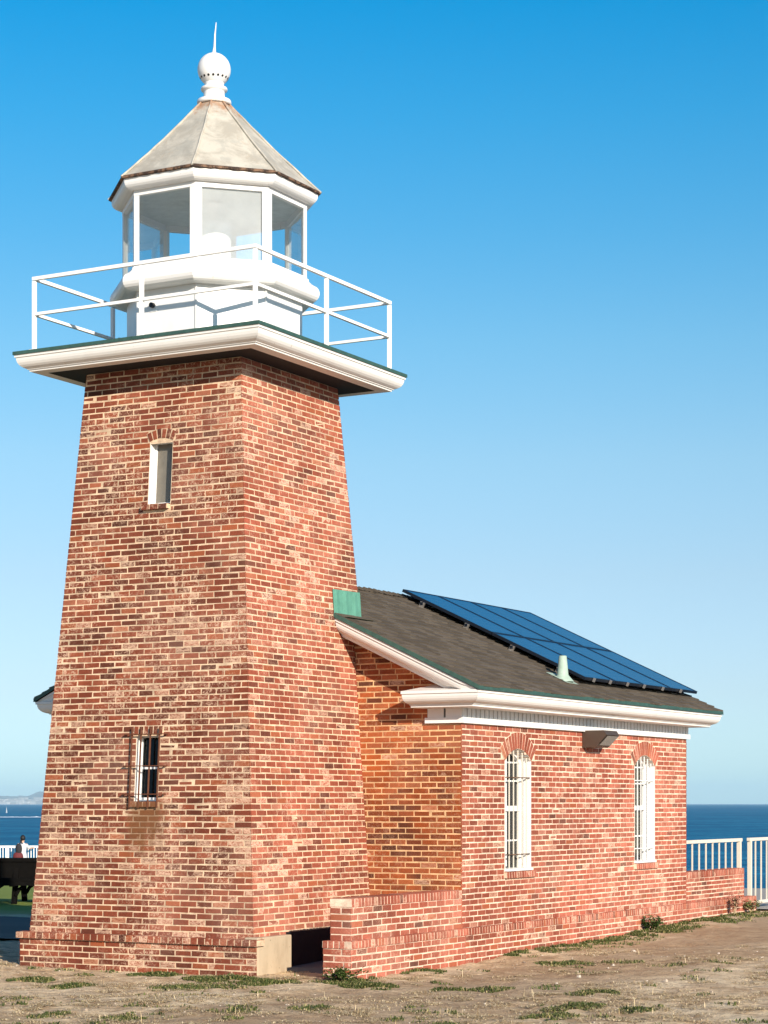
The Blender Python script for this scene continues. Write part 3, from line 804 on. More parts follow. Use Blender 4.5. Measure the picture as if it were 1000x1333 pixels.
# ------------------------------------------------------------------ low brick walls
def low_wall(label, y0, y1, py0, py1, x0, ztop, anchor):
    t_ = thing('low_wall', label, 'brick wall', (W-.12, (y0+y1)/2, 0), group='low brick walls in line with the house')
    ox, oy = W-.12, (y0+y1)/2
    def sh(P): return lambda u, z, d: P(u, z, d) - Vector((ox, oy, 0))
    m_ = MB(); zc = ztop - .095
    brick_wall(m_, sh(PE), lambda z: y0, lambda z: y1, .30, zc, anchor, 1, worn=.35, seed=21)
    brick_wall(m_, sh(lambda u, z, d: Vector((u, y0 - d, z))), lambda z: x0, lambda z: W, .30, zc, 'R', 0, worn=.3, seed=22)
    brick_wall(m_, sh(lambda u, z, d: Vector((x0 - d, -u, z))), lambda z: -y1, lambda z: -y0, -.1, zc, 'R', 0, worn=.3, seed=23)
    brick_wall(m_, sh(lambda u, z, d: Vector((-u, y1 + d, z))), lambda z: -W, lambda z: -x0, .30, zc, 'R', 0, worn=.3, seed=24)
    m_.build('wall', [M['mh'], M['bh']], t_)
    m_ = MB(); rowlock(m_, sh(PE), y0-.004, y1, zc+.002, ztop, 0, .010, .0725, back=-(W-x0)-.008); m_.build('coping', [M['mh'], M['bh']], t_)
    m_ = MB()
    brick_wall(m_, sh(PE2), lambda z: py0, lambda z: py1, G0, .30, anchor, 1, worn=.5, seed=25)
    rowlock(m_, sh(PE2), py0-.01, py1, .303, .385, 0, .014, .0725, back=-.12)
    brick_wall(m_, sh(lambda u, z, d: Vector((u, py0 - d, z))), lambda z: x0-.04, lambda z: W+PD, G0, .30, 'R', 0, worn=.3, seed=26)
    rowlock(m_, sh(lambda u, z, d: Vector((u, py0 - d, z))), x0-.05, W+PD, .304, .384, 0, .012, .0725, back=-.12)
    brick_wall(m_, sh(lambda u, z, d: Vector((-u, py1 + d, z))), lambda z: -W-PD, lambda z: -x0, G0, .34, 'R', 0, worn=.3, seed=27)
    m_.build('plinth', [M['mh'], M['bh']], t_)
    return t_
low_wall('low brick wall with upright brick coping in front of the dark shade panel at the tower foot', -1.513, GY-.004, -1.60, GY-.004, W-.25, .834, 'R')
low_wall('low brick wall carrying a white railing at the far end of the house', FAR+.004, 10.90, FAR+.004, 11.33, W-.25, .836, 'L')

# white railing on the far low wall, and the gate
rl = thing('railing', 'short white railing standing on the far low brick wall', 'railing', (W-.12, 9.7, .836))
def L(x, y, z): return (x, y-9.7, z-.836)
m_ = MB(); m_.bar(L(0,8.40,1.275), L(0,11.10,1.275), .055, .05); m_.build('top_rail', M['cream'], rl)
m_ = MB(); m_.box(-.03,.03,-.03,.03,0,.86); o = m_.build('post', M['cream'], rl); o.location = L(0,11.02,.39)
bal = None
for i in range(18):
    y = 8.66 + i*.29
    if y > 10.93: break
    if bal is None: m_ = MB(); m_.box(-.010,.010,-.010,.010,0,.42); bal = m_.build('baluster', M['cream'], rl); o = bal
    else: o = bal.copy(); COL.objects.link(o); o.parent = rl
    o.location = L(0, y, .836)
def picket_gate(label, cat, y0, y1, name):
    g_ = thing(name, label, cat, (W-.12, (y0+y1)/2, .16)); c_ = (y0+y1)/2
    for y in (y0, y1):
        m_ = MB(); m_.box(-.03,.03,-.03,.03,0,1.09); o = m_.build('post', M['cream'], g_); o.location = (0, y-c_, .02)
    for z, nm in ((1.115,'top_rail'),(.10,'bottom_rail')):
        m_ = MB(); m_.bar((0,y0-c_-.06 if nm=='top_rail' else y0-c_+.045,z),(0,y1-c_+.06 if nm=='top_rail' else y1-c_-.045,z),.055 if nm=='top_rail' else .04,.05); m_.build(nm, M['cream'], g_)
    n = int((y1-y0-.1)/.29); b0 = None
    for i in range(n):
        y = y0 + (i+1)*(y1-y0)/(n+1)
        if b0 is None: m_ = MB(); m_.box(-.010,.010,-.010,.010,0,.975); b0 = m_.build('baluster', M['cream'], g_); o = b0
        else: o = b0.copy(); COL.objects.link(o); o.parent = g_
        o.location = (0, y-c_, .115)
    return g_
picket_gate('white metal picket gate beside the end of the low brick wall', 'gate', 11.52, 12.9, 'picket_gate')

# ------------------------------------------------------------------ ground
CAM = Vector((14.107, -21.281, 1.85)); YAW = rad(28.9965)
FW = Vector((-math.sin(YAW), math.cos(YAW), 0)); RT = Vector((math.cos(YAW), math.sin(YAW), 0))
def sstep(a, b, x):
    t = max(0, min(1, (x-a)/(b-a))); return t*t*(3-2*t)
def gz(x, y):
    d = Vector((x, y, 0)) - Vector((CAM.x, CAM.y, 0)); D = d.dot(FW); l = d.dot(RT)
    z = .0145*max(0, min(9.5, y - .6))*sstep(-1.5, 2.3, x)
    z += -1.05*sstep(34, 82, D)*sstep(2, -6, l)
    edge = 46 + (7.9 - l)*2.0 + 1.2*noise.noise(Vector((l*.3, 0, 0)))
    z -= 14*sstep(edge, edge + 5, D)
    n = .05*noise.noise(Vector((x*.35, y*.35, .3))) + .018*noise.noise(Vector((x*1.7, y*1.7, 2.3))) + .018*noise.noise(Vector((x*5.1, y*5.1, 7.3))) + .011*noise.noise(Vector((x*13, y*13, 1.3))) + .006*noise.noise(Vector((x*29, y*29, 5.3)))
    near = max(abs(x+.2), 0)
    return z + n - .02
def steps(a, fa, b, fb, fine, grow=1.22):
    """positions from fa to fb: `fine` spacing between a and b, growing outside"""
    v = []; p = a
    while p < b: v.append(p); p += fine
    v.append(b); s_ = fine; p = b
    while p < fb: s_ = min(s_*grow, max(2.0, abs(p)*.1)); p += s_; v.append(p)
    s_ = fine; p = a
    while p > fa: s_ *= grow; p -= s_; v.insert(0, p)
    return v
Ds = steps(17.2, -120, 27, 140, .05, 1.07); Ls = steps(-5.2, -160, 5.6, 160, .06)
mb = MB(); rows = []
for D in Ds:
    row = []
    for l in Ls:
        q = CAM + FW*D + RT*l; row.append((q.x, q.y, gz(q.x, q.y)))
    rows.append(row)
mb.grid(rows, 0, False, True)
t = NT('dry_ground'); p = t.obj()
n1 = t.noise(.55, 5, .6, p, .6); n2 = t.noise(3.2, 5, .65, p, .5); n3 = t.noise(38, 4, .7, p)
rot = t.n('ShaderNodeMapping'); t.put(rot.inputs[0], p); rot.inputs['Rotation'].default_value = (0,0,-YAW); 
st = t.noise(1.0, 4, .65, t.scaled(rot.outputs[0], (2.2, 9, 1)))
c = t.mix(t.smooth(n2, .35, .68), (.52,.355,.205), (.82,.625,.395))
c = t.mix(t.math('MULTIPLY', t.smooth(n1, .46, .62), .75), c, (.84,.68,.46))
c = t.mix(t.math('MULTIPLY', t.smooth(st, .52, .7), .65), c, (.20,.125,.078))
c = t.mix(t.math('MULTIPLY', t.smooth(n3, .50, .70), .4), c, (.25,.165,.10))
c = t.mix(t.math('MULTIPLY', t.smooth(t.noise(14, 5, .75, p, .8), .54, .66), .5), c, (.70,.57,.39))
c = t.mix(t.smooth(t.noise(95, 2, .6, p), .70, .76), c, (.55,.45,.35))
xyz = t.n('ShaderNodeSeparateXYZ'); t.put(xyz.inputs[0], p)
# trodden, darker soil along the house wall
wob = t.math('MULTIPLY', t.math('SUBTRACT', t.noise(1.1, 5, .7, p, .5), .5), 2.6)
dx = t.math('ADD', t.math('SUBTRACT', xyz.outputs[0], W + .25), wob)
band = t.math('MULTIPLY', t.smooth(dx, .1, .8), t.smooth(dx, 3.3, 2.0))
c = t.mix(t.math('MULTIPLY', band, .6), c, t.mix(n3, (.25,.155,.09), (.45,.305,.19)))
crack = t.smooth(t.noise(1.0, 6, .8, t.scaled(rot.outputs[0], (3.5, 15, 1)), 1.2), .50, .60)
c = t.mix(t.math('MULTIPLY', crack, .45), c, (.20,.13,.08))
far_ = t.smooth(xyz.outputs[1], 5.5, 9)
lft = t.math('MULTIPLY', far_, t.smooth(xyz.outputs[0], -3.2, -5.5))
c = t.mix(lft, c, t.mix(t.noise(6, 4, .7, p), (.13,.21,.03), (.30,.32,.08)))
M['ground'] = t.pbr(c, .95, 0, t.math('ADD', t.math('MULTIPLY', n3, 1.5), t.math('MULTIPLY', n2, 2)), .6, .03, .12)
kind(mb.build('ground', M['ground']), 'structure')
# asphalt walk between tower and low wall, and a paved path beyond the gate
mb = MB(); N = 12
mb.grid([[(x, -1.05 + .55*(2.49-x)*0 + i*2.12/N, .012 + .075*i/N + (.0 if i else -.05)) for x in (1.578, 1.85, 2.15, 2.495)] for i in range(N+1)])
kind(mb.build('walkway', mat_plain('asphalt', (.11,.11,.115), .9, 0, .3, 14)), 'structure')
mb = MB()
mb.grid([[(x, y, gz(x, y)*.2 + .135) for x in (-.8, .4, 1.4, 2.4, 3.1)] for y in (11.6, 12.6, 13.8, 15.2, 17, 20)])
kind(mb.build('path', mat_plain('pale_paving', (.42,.37,.31), .9, 0, .15, 4)), 'structure')
mb = MB()
mb.grid([[(x, y, gz(x, y) + .03) for x in (-15.5, -13, -10.5, -8, -5.5, -4)] for y in (1.5, 3, 4.5, 6)])
kind(mb.build('pavement', mat_plain('grey_paving', (.07,.065,.06), .9, 0, .15, 4)), 'structure')

# ------------------------------------------------------------------ sea, far coast
t = NT('sea_water'); p = t.obj()
wv = t.noise(1.0, 5, .65, t.scaled(p, (.12, .12, .12)), .4)
w2 = t.noise(1.0, 3, .6, t.scaled(p, (.012, .012, .012)), .3)
c = t.mix(t.smooth(wv, .4, .62), (.006,.125,.25), (.024,.225,.37))
c = t.mix(t.math('MULTIPLY', t.smooth(w2, .42, .60), .8), c, (.006,.11,.225))
M['sea'] = t.pbr(c, .7, 0, wv, .6, 1.5, .08)
SEA = -10.
mb = MB(); n = 96; prev = None; rows = []
for r in (20, 60, 150, 400, 1000, 2500, 6000, 14000, 35500):
    rows.append([(CAM.x + r*math.cos(2*math.pi*k/n), CAM.y + r*math.sin(2*math.pi*k/n), SEA) for k in range(n)])
mb.grid(rows, 0, True)
kind(mb.build('sea', M['sea']), 'structure')
def at(px, D, z): 
    q = CAM + FW*D + RT*((px-500)/2782.97*D); return Vector((q.x, q.y, z))
# foam wake of a boat out of view
mb = MB(); n = 60; fr = []; bk_ = []; tp = []
for i in range(n+1):
    px = -60 + 190*i/n; D0 = 1830 + 40*i/n
    wd = 90*(.35 + .65*abs(noise.noise(Vector((i*.35, 3.1, 0)))*1.8))
    h = .25 + .9*abs(noise.noise(Vector((i*.6, 8.1, 0))))
    a = at(px, D0 - wd*.5, SEA + .02); b = at(px, D0, SEA + h); c_ = at(px, D0 + wd*.5, SEA + .02); fr.append(a); tp.append(b); bk_.append(c_)
mb.grid([fr, tp, bk_])
kind(mb.build('boat_wake', mat_plain('sea_foam', (.85,.88,.9), .9, 0, .1, .3)), 'stuff')
# far hills
def hill_mesh(D0, D1, zs, seed, px0, px1):
    m_ = MB(); n = 120; rows = []
    for j in range(7):
        f = j/6; row = []
        for i in range(n+1):
            px = px0 + (px1-px0)*i/n; D = D0 + (D1-D0)*f
            e = max(0, min(1, (px1-px)/60))*1.
            ht = zs*(.78 + .45*noise.noise(Vector((px*.02, seed, f*1.5))) + .22*noise.noise(Vector((px*.07, seed+3, f*3))) + .06*noise.noise(Vector((px*.3, seed, f*8))))
            row.append(at(px, D, SEA - 2 + max(0, ht)*math.sin(f*math.pi/2)*e))
        rows.append(row)
    m_.grid(rows, 0, False, True); return m_
t = NT('coast_hills'); p = t.obj()
c = t.mix(t.smooth(t.noise(.004, 5, .7, p), .42, .6), (.14,.15,.10), (.36,.32,.25))
M['hill'] = t.pbr(c, .95)
kind(hill_mesh(26000, 33000, 185, 4.7, -120, 260).build('hills', M['hill']), 'structure')
# pale town strung along the foot of the far hills
mb = MB()
for i in range(150):
    px = R.uniform(-100, 230); D = R.uniform(25000, 27600); q = at(px, D, 0); s_ = R.uniform(20, 60); zt = SEA + R.uniform(10, 40) + (D-25000)*.022
    mb.box(q.x-s_, q.x+s_, q.y-s_*.6, q.y+s_*.6, SEA-1, zt)
kind(mb.build('distant_town', mat_island('pale_house_walls', [(0,(.26,.25,.23)),(.6,(.36,.35,.33)),(1,(.48,.47,.45))])), 'stuff')

# sailboat far out
q = at(8.5, 2700, SEA)
sb = thing('sailboat', 'tiny white sailboat far out near the horizon', 'sailboat', q, rz=2.0)
sb.scale = (.75, .75, .8)
mb = MB()
sec = [(-4.5,.3,.9),(-3,1.1,.95),(0,1.5,1.0),(3,1.0,1.15),(5,.05,1.35)]
mb.grid([[(x,-w,z),(x,-w*.6,-.2),(x,0,-.4),(x,w*.6,-.2),(x,w,z),(x,0,z+.05)] for x, w, z in sec], 0, True, False)
mb.build('hull', M['white'], sb)
mb = MB(); mb.tube([(.5,0,.9),(.5,0,10.2)], .07, 6); mb.build('mast', M['alu'], sb)
mb = MB(); mb.grid([[(.4 - 4.2*(1-f)*g_, .25*math.sin(math.pi*g_)*(1-f), 1.6 + 8.3*f) for g_ in (0,.33,.66,1)] for f in (0,.25,.5,.75,1)], 0, False, True); mb.build('sail', M['white'], sb)
mb = MB(); mb.face([(.7,0,9),(4.8,0,1.5),(.8,.3,1.5)]); mb.build('jib', M['white'], sb)

# ------------------------------------------------------------------ left background: fence, person, picnic table
fD = 86.; fz = gz(*at(28, fD, 0).to_2d())
fo = at(10, fD, fz)
fe = thing('white_fence', 'long white picket railing along the cliff edge by the sea', 'fence', fo, rz=YAW)
m_ = MB(); m_.bar((-5,0,1.16),(5,0,1.16),.06,.08); m_.build('top_rail', M['rail'], fe)
m_ = MB(); m_.bar((-5,0,.14),(5,0,.14),.05,.05); m_.build('bottom_rail', M['rail'], fe)
m_ = MB()
for i in range(88): m_.box(-4.95+i*.113, -4.95+i*.113+.034, -.017, .017, .13, 1.13)
kind(m_.build('picket', M['rail'], fe), 'stuff')
p0 = None
for x in (-4.9,-2.45,0,2.45,4.9):
    if p0 is None: m_ = MB(); m_.box(-.045,.045,-.045,.045,-.1,1.18); p0 = m_.build('post', M['rail'], fe); o = p0
    else: o = p0.copy(); COL.objects.link(o); o.parent = fe
    o.location = (x, -.001, 0)
# person
def skin(name, verts, edges, radii, mat, parent, root=0, sub=2):
    me = bpy.data.meshes.new(name); me.from_pydata(verts, edges, []); me.materials.append(mat)
    o = bpy.data.objects.new(name, me); COL.objects.link(o); o.parent = parent
    o.modifiers.new('skin', 'SKIN'); 
    if not me.skin_vertices: me.attributes
    for i, v in enumerate(me.skin_vertices[0].data):
        r = radii[i]; v.radius = r if isinstance(r, tuple) else (r, r); v.use_root = (i == root)
    s_ = o.modifiers.new('sub', 'SUBSURF'); s_.levels = sub; s_.render_levels = sub
    return o
def new_skin(name, verts, edges, radii, mat, parent, root=0):
    me = bpy.data.meshes.new(name); me.from_pydata(verts, edges, [])
    o = bpy.data.objects.new(name, me); COL.objects.link(o)
    o.modifiers.new('skin', 'SKIN')
    bpy.context.view_layer.update()
    for i, v in enumerate(me.skin_vertices[0].data):
        r = radii[i]; v.radius = r if isinstance(r, tuple) else (r, r); v.use_root = (i == root)
    s_ = o.modifiers.new('sub', 'SUBSURF'); s_.levels = 2; s_.render_levels = 2
    me.materials.append(mat); o.parent = parent
    for pl_ in me.polygons: pl_.use_smooth = True
    return o
pD = 85.35; pz = gz(*at(29, pD, 0).to_2d())
pe = thing('person', 'dark haired person in a pale grey dress leaning on the white fence', 'person', at(29, pD, pz), rz=YAW)
pe.scale = (.92, .92, .92)
sk = mat_plain('skin', (.50,.30,.21), .6, 0, .05)
V = [(0,0,.92),(0,.02,1.12),(-.01,.05,1.34),(0,.07,1.46),(.01,.10,1.60),(.02,.115,1.70),   # pelvis..head
     (.09,.02,.80),(.10,.03,.47),(.10,0,.07),(.11,.10,.03),(-.09,0,.80),(-.10,-.02,.47),(-.11,-.06,.07),(-.10,.04,.03),
     (.17,.06,1.38),(.25,.20,1.20),(.38,.42,1.235),(.44,.47,1.22),(-.17,.06,1.38),(-.25,.16,1.16),(-.17,.38,1.20),(-.13,.44,1.20)]
Ed = [(0,1),(1,2),(2,3),(3,4),(4,5),(0,6),(6,7),(7,8),(8,9),(0,10),(10,11),(11,12),(12,13),(2,14),(14,15),(15,16),(16,17),(2,18),(18,19),(19,20),(20,21)]
Rd = [(.15,.11),(.13,.10),(.15,.10),.055,.095,.085,.085,.06,.04,.035,.085,.06,.04,.035,.055,.045,.033,.03,.055,.045,.033,.03]
new_skin('body', V, Ed, Rd, sk, pe)
m_ = MB(); n = 20; rows = []
for z, rx, ry, yy in ((.50,.27,.23,0),(.62,.25,.21,0),(.80,.22,.18,.0),(.93,.20,.16,0),(1.08,.165,.135,.02),(1.22,.185,.14,.035),(1.34,.20,.135,.05),(1.42,.15,.11,.06),(1.465,.075,.07,.07)):
    rows.append([(rx*math.cos(2*math.pi*k/n), yy + ry*math.sin(2*math.pi*k/n), z + .012*math.sin(k*5)*(1 if z < .7 else 0)) for k in range(n)])
m_.grid(rows, 0, True, True)
for sg in (1, -1): m_.tube([(sg*.14,.055,1.39),(sg*.21,.10,1.30),(sg*.245,.165,1.21)], [.075,.07,.065], 12)
m_.build('dress', mat_plain('pale_grey_cloth', (.50,.50,.53), .9, 0, .12, 12), pe)
m_ = MB(); rows = []
for i in range(10):
    a = -1.1 + i*(math.pi/2 + 1.1)/9; rr = max(.004, .112*math.cos(a))
    rows.append([(.012 + rr*math.cos(2*math.pi*k/16), .085 + rr*1.12*math.sin(2*math.pi*k/16), 1.665 + .135*math.sin(a)) for k in range(16)])
m_.grid(rows, 0, True, True)
m_.tube([(-.02,.01,1.64),(-.05,-.03,1.56),(-.05,-.04,1.46)], [.06,.06,.02], 10)
m_.build('hair', mat_plain('dark_hair', (.012,.010,.010), .6), pe)
bg = thing('backpack', 'dark red and black backpack worn on the back of the person at the fence', 'bag', at(23.5, pD-.22, pz+.62), rz=YAW)
def blob(m_, c, r, mat=0):
    rows = []
    for i in range(9):
        a = -math.pi/2 + i*math.pi/8; k_ = max(.02, math.cos(a))**.7
        rows.append([(c[0] + r[0]*k_*math.cos(2*math.pi*k/14), c[1] + r[1]*k_*math.sin(2*math.pi*k/14), c[2] + r[2]*math.sin(a)) for k in range(14)])
    m_.grid(rows, mat, True, True)
m_ = MB(); blob(m_, (0,0,.17), (.21,.12,.19)); m_.build('pouch', mat_plain('dark_red_cloth', (.12,.018,.022), .8), bg)
m_ = MB(); blob(m_, (.03,0,.48), (.13,.10,.22)); m_.tube([(.03,0,.66),(.10,.07,.75),(.16,.15,.70)], .02, 8); m_.build('upper_pocket', mat_plain('black_cloth', (.02,.018,.022), .8), bg)

# picnic table
def picnic(label, q, rz):
    t_ = thing('picnic_table', label, 'picnic table', q, rz=rz)
    wdt = NT('dark_stained_wood'); wd = wdt.pbr(wdt.mix(wdt.noise(14, 4, .6, wdt.obj()), (.003,.003,.003), (.009,.008,.007)), 1., spec=.03)
    m_ = MB()
    for i in range(5): m_.box(-1.0, 1.0, -.40+i*.162, -.40+i*.162+.152, .80, .86)
    bevel(m_.build('tabletop', wd, t_), .006)
    m_ = MB(); m_.box(-.95,.95,-.36,-.32,.46,.797); m_.box(-.95,.95,.32,.36,.46,.797); m_.build('apron', wd, t_)
    for sy in (-1, 1):
        m_ = MB()
        for i in range(2): m_.box(-1.0, 1.0, sy*.72-.16+i*.165, sy*.72-.16+i*.165+.155, .44, .50)
        m_.box(-.98,.98,sy*.72-.15,sy*.72-.11,.36,.437)
        m_.build('bench_seat', wd, t_)
    for sx in (-.55, .05, .65):
        m_ = MB()
        m_.box(sx-.05, sx+.05, -.86, .86, .34, .436)
        for sy in (-1, 1):
            m_.bar((sx, sy*.62, -.03), (sx, sy*.25, .80), .10, .10)
            m_.tube([(sx+.03,sy*.60,.16),(sx+.10,sy*.60,.28),(sx+.22,sy*.60,.36)], .035, 8)
        m_.build('trestle', wd, t_)
    return t_
q = at(22, 41.5, 0); q.z = gz(q.x, q.y)
picnic('dark wooden picnic table standing in the shade left of the tower', q, YAW)

# ------------------------------------------------------------------ vegetation
def tufts(name, spots, mat, hmin, hmax, lean, wid, flat=1.):
    m_ = MB()
    for (x, y, rx, ry, n) in spots:
        for _ in range(n):
            a = R.uniform(0, 2*math.pi); k = math.sqrt(R.random())
            px, py = x + rx*k*math.cos(a), y + ry*k*math.sin(a)
            if not clear(px, py): continue
            if noise.noise(Vector((px*3.1, py*3.1, 4.2))) < -.18: continue
            z = gz(px, py) + (.006 if flat < .5 else -.004); h = R.uniform(hmin, hmax)*(1 - .5*k); b = R.uniform(0, 2*math.pi); le = R.uniform(.15, 1)*lean
            d = Vector((math.cos(b), math.sin(b), 0)); s_ = Vector((-d.y, d.x, 0))*wid*R.uniform(.6, 1.4)
            r0 = Vector((px, py, z)); m1 = r0 + d*h*le*.4 + Vector((0,0,h*.65*flat)); m2 = r0 + d*h*le*1.1 + Vector((0,0,h*max(.05, 1 - .35*le)*flat))
            k0 = len(m_.v); m_.v += [tuple(v) for v in (r0-s_, r0+s_, m1+s_*.8, m1-s_*.8, m2)]
            m_.f += [(k0,k0+1,k0+2,k0+3),(k0+3,k0+2,k0+4)]; m_.m += [0,0]; m_.sm += [False,False]
    return kind(m_.build(name, mat), 'stuff')
def clear(x, y):
    if abs(x) < 1.67 and abs(y) < 1.67: return False
    if x < W + .06 and y > GY and x > -W: return False
    if W - .31 < x < W + .065 and -1.62 < y < 11.35: return False
    if 1.5 < x < 2.5 and -1.0 < y < 1.1: return False
    return True
def wp(px, py):      # ground point (plan) seen at a place of the photograph, worked out for z = 0
    D = 1.85*2782.97/(py-1046); q = CAM + FW*D + RT*((px-500)/2782.97*D); return q.x, q.y
spots = []
for (px, py, wpx, dpt, n) in ((75,1254,34,.10,420),(205,1264,45,.10,520),(300,1271,70,.14,900),(350,1276,40,.15,420),(40,1271,28,.12,260),(95,1279,26,.13,260),(455,1273,26,.18,700),(480,1279,40,.12,420),
      (545,1262,40,.12,420),(590,1283,30,.10,160),(660,1243,40,.10,420),(705,1235,40,.16,600),(760,1228,50,.22,720),(835,1219,45,.28,800),(900,1208,45,.3,700),(955,1200,30,.3,320),
      (745,1308,42,.16,560),(770,1290,36,.13,380),(860,1222,34,.16,320),(405,1311,30,.1,160),(250,1283,60,.2,350),(640,1282,30,.1,90),(715,1318,40,.12,220),(830,1313,24,.08,120),(735,1252,40,.14,220),(60,1318,30,.1,120),(160,1326,30,.1,120),(530,1322,36,.1,90),(575,1330,30,.1,90),(300,1316,40,.1,110),(810,1252,30,.1,90)):
    x, y = wp(px, py); D = 1.85*2782.97/(py-1046); spots.append((x, y, wpx/2782.97*D, dpt*2.6, int(n*4.2)))
for i in range(150):       # green strip along the foot of the house wall
    y = R.uniform(1.6, 11.2); k = R.random()
    if noise.noise(Vector((y*.9, 3.3, 0))) < -.25: continue
    spots.append((W + .07 + .75*k*k, y, R.uniform(.08,.2), R.uniform(.12,.4), int(R.uniform(40, 150))))
for i in range(70):       # stray tufts on the bare ground
    D = R.uniform(17.8, 25); l = R.uniform(-4.4, 4.6)*D/24; q = CAM + FW*D + RT*l
    spots.append((q.x, q.y, R.uniform(.06,.25), R.uniform(.05,.16), int(R.uniform(20, 110))))
M['green'] = mat_island('green_grass', [(0,(.028,.048,.012)),(.4,(.065,.088,.022)),(.7,(.12,.13,.038)),(.88,(.22,.20,.08)),(1,(.40,.32,.16))], .7)
M['straw'] = mat_island('dry_straw', [(0,(.22,.15,.08)),(.35,(.42,.31,.17)),(.7,(.62,.49,.29)),(1,(.74,.61,.40))], .8)
tufts('grass', spots, M['green'], .025, .07, 1.1, .006)
dry = []
for _ in range(1300):
    D = R.uniform(17.6, 27); l = R.uniform(-4.9, 5.2)*D/24; q = CAM + FW*D + RT*l
    f = noise.noise(Vector((q.x*.8, q.y*.8, 9.1))) + (.25 if D < 20.8 else -.05)
    if f < -.05: continue
    dry.append((q.x, q.y, R.uniform(.1,.3), R.uniform(.08,.2), int(R.uniform(30, 150))))
tufts('dry_grass', dry, M['straw'], .03, .10, 2.0, .0032, .28)
stalks = [(x, y, a, b, 2) for x, y, a, b, n in dry[::5]]
tufts('dry_stalks', stalks, M['straw'], .06, .16, .7, .0022)
# scattered pebbles and clods
m_ = MB()
for _ in range(900):
    D = R.uniform(17.4, 27); l = R.uniform(-4.9, 5.2)*D/24; q = CAM + FW*D + RT*l
    if not clear(q.x, q.y): continue
    s_ = R.uniform(.006, .017)*(2 if R.random() < .06 else 1); z = gz(q.x, q.y)
    pts = [(q.x + s_*math.cos(a)*R.uniform(.7,1.2), q.y + s_*math.sin(a)*R.uniform(.7,1.2), z) for a in (0,1.25,2.5,3.75,5.0)]
    top = [(q.x + (v[0]-q.x)*.55, q.y + (v[1]-q.y)*.55, z + s_*R.uniform(.5,.9)) for v in pts]
    m_.grid([pts, top], 0, True); m_.face(top)
kind(m_.build('pebbles', mat_island('pebble', [(0,(.14,.10,.07)),(.7,(.34,.26,.19)),(1,(.62,.54,.45))])), 'stuff')
# single plants at the wall foot
def weed(name, label, x, y, h, w, n, stops, seed):
    r = random.Random(seed); z0 = gz(x, y) - .01
    t_ = thing(name, label, 'plant', (x, y, z0))
    m_ = MB()
    st_ = []
    for i in range(9):
        a = r.uniform(0, 2*math.pi); le = r.uniform(.2, 1); tip = Vector((math.cos(a)*w*le, math.sin(a)*w*le*.6, h*r.uniform(.55, 1)*(1 - .35*le)))
        m_.tube([(0,0,0), tip*.5 + Vector((0,0,h*.12)), tip], [.006,.004,.002], 5); st_.append(tip)
    m_.build('stem', M['straw'], t_)
    m_ = MB()
    for i in range(n):
        tip = r.choice(st_)*r.uniform(.35, 1.08) + Vector((r.gauss(0,.03), r.gauss(0,.03), abs(r.gauss(0,.03))))
        a = r.uniform(0, 2*math.pi); d = Vector((math.cos(a), math.sin(a), r.uniform(-.3,.9))).normalized(); s_ = d.cross(Vector((0,0,1))).normalized()
        L_ = r.uniform(.025, .055); m_.face([tip, tip + d*L_*.5 + s_*L_*.3, tip + d*L_, tip + d*L_*.5 - s_*L_*.3])
    m_.build('leaves', mat_island(name + '_leaf', stops, .6), t_)
weed('leafy_weed', 'dark green leafy weed growing against the house plinth below the farther arched window', W+.19, 6.55, .25, .17, 900, [(0,(.02,.045,.01)),(.6,(.05,.10,.02)),(1,(.12,.18,.05))], 3)
weed('dry_weed', 'reddish brown dried weed at the foot of the far low wall', W+.18, 9.95, .40, .12, 300, [(0,(.10,.045,.03)),(.6,(.22,.10,.06)),(1,(.33,.18,.10))], 4)
weed('flowering_weed', 'pale yellowish green weed at the outer end of the far low wall', W+.18, 10.75, .22, .16, 420, [(0,(.06,.09,.02)),(.6,(.16,.19,.06)),(1,(.45,.42,.22))], 5)
weed('trailing_weed', 'low green weed clump at the front corner of the near low wall', W+.04, -1.78, .16, .24, 700, [(0,(.03,.06,.012)),(.6,(.07,.12,.025)),(1,(.17,.20,.06))], 6)
# dark low shrub beyond the gate
t_ = thing('coastal_shrub', 'dark low shrub on the cliff top behind the white gate', 'shrub', (-.4, 27, gz(-.4, 27)))
m_ = MB(); r = random.Random(5)
for i in range(1400):
    a = r.uniform(0, 2*math.pi); e = r.uniform(0, 1.5); rr = r.uniform(.75, 1)
    c_ = Vector((1.3*rr*math.cos(a)*math.cos(e), .9*rr*math.sin(a)*math.cos(e), .42*rr*math.sin(e))); d = Vector((r.uniform(-1,1), r.uniform(-1,1), r.uniform(-.3,1))).normalized(); s_ = d.orthogonal().normalized()
    m_.face([c_, c_ + d*.05 + s_*.03, c_ + d*.11, c_ + d*.05 - s_*.03])
m_.build('foliage', mat_island('shrub_leaf', [(0,(.012,.02,.012)),(1,(.045,.06,.03))], .7), t_)
m_ = MB()
for i in range(8): m_.tube([(0,0,-.05),(r.uniform(-.4,.4), r.uniform(-.3,.3), .15),(r.uniform(-.9,.9), r.uniform(-.6,.6), .3)], [.03,.02,.01], 5)
m_.build('branches', M['inside'], t_)

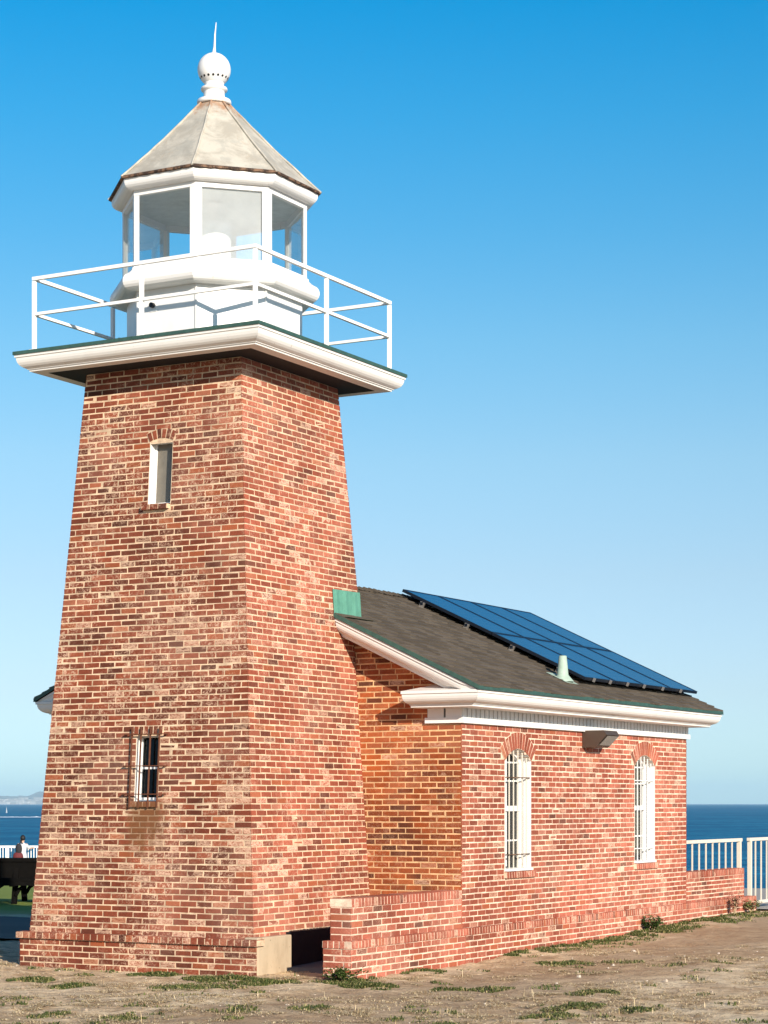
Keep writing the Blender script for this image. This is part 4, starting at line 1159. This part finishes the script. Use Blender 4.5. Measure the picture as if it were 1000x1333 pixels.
# ------------------------------------------------------------------ haze
HAZE = 1
if HAZE:
    m = bpy.data.materials.new('haze_air'); m.use_nodes = True; nt = m.node_tree; nt.nodes.clear()
    o_ = nt.nodes.new('ShaderNodeOutputMaterial'); v_ = nt.nodes.new('ShaderNodeVolumePrincipled')
    v_.inputs['Color'].default_value = (.62,.86,1,1); v_.inputs['Density'].default_value = 2.8e-5; v_.inputs['Anisotropy'].default_value = 0.
    nt.links.new(v_.outputs[0], o_.inputs['Volume'])
    mb = MB(); mb.box(-36000, 36000, -36000, 36000, SEA - 6, 330.)
    kind(mb.build('haze', m), 'stuff')

# ------------------------------------------------------------------ light, sky, camera
EL = rad(19); S2 = Vector((.8*math.cos(EL), -.6*math.cos(EL), math.sin(EL)))
sun = bpy.data.lights.new('sun', 'SUN'); sun.energy = 4.8; sun.angle = rad(.5); sun.color = (1, .89, .75)
so = bpy.data.objects.new('sun', sun); COL.objects.link(so); so.rotation_euler = S2.to_track_quat('Z', 'Y').to_euler(); so.location = (20, -20, 20)
w = bpy.data.worlds.new('World'); S.world = w; w.use_nodes = True; nt = w.node_tree; nt.nodes.clear()
wo = nt.nodes.new('ShaderNodeOutputWorld'); bgk = nt.nodes.new('ShaderNodeBackground'); sky = nt.nodes.new('ShaderNodeTexSky')
sky.sky_type = 'NISHITA'; sky.sun_disc = False; sky.sun_elevation = EL; sky.sun_rotation = math.atan2(.8, -.6)
sky.air_density = 1.0; sky.dust_density = .3; sky.ozone_density = 2.5
bgk.inputs['Strength'].default_value = .125
# colour grade of the sky with elevation (pale at the sea, deeper blue higher; unseen overhead eased to weaken blue fill)
tcw = nt.nodes.new('ShaderNodeTexCoord'); sxw = nt.nodes.new('ShaderNodeSeparateXYZ'); nt.links.new(tcw.outputs['Generated'], sxw.inputs[0])
rw = nt.nodes.new('ShaderNodeValToRGB'); nt.links.new(sxw.outputs[2], rw.inputs[0])
stops = [(0,(.55,.86,1.25)),(.02,(.58,.80,1.15)),(.052,(.64,.725,.94)),(.106,(.70,.745,.83)),(.158,(.68,.825,.86)),(.21,(.51,.85,.915)),(.259,(.30,.825,.967)),(.306,(.14,.815,1.02)),(.351,(.018,.785,1.05)),(.48,(.22,.66,.95)),(1,(.5,.7,.9))]
ee = rw.color_ramp.elements
while len(ee) < len(stops): ee.new(.5)
for e_, (p_, c_) in zip(ee, stops): e_.position = p_; e_.color = (*[k/1.25 for k in c_], 1)
mw = nt.nodes.new('ShaderNodeMix'); mw.data_type = 'RGBA'; mw.blend_type = 'MULTIPLY'; mw.inputs[0].default_value = 1
nt.links.new(sky.outputs[0], mw.inputs[6]); nt.links.new(rw.outputs[0], mw.inputs[7])
nt.links.new(mw.outputs[2], bgk.inputs['Color']); nt.links.new(bgk.outputs[0], wo.inputs[0])
cam = bpy.data.cameras.new('camera'); cam.sensor_fit = 'HORIZONTAL'; cam.sensor_width = 36; cam.lens = 2782.97/1000*36
cam.shift_y = .3795; cam.clip_start = .5; cam.clip_end = 120000
co = bpy.data.objects.new('camera', cam); COL.objects.link(co); co.location = CAM; co.rotation_euler = (math.pi/2, 0, YAW)
S.camera = co
S.view_settings.view_transform = 'Standard'; S.view_settings.look = 'None'; S.view_settings.exposure = .6; S.view_settings.gamma = 1
S.cycles.volume_bounces = 1; S.cycles.max_bounces = 8; S.cycles.transparent_max_bounces = 16
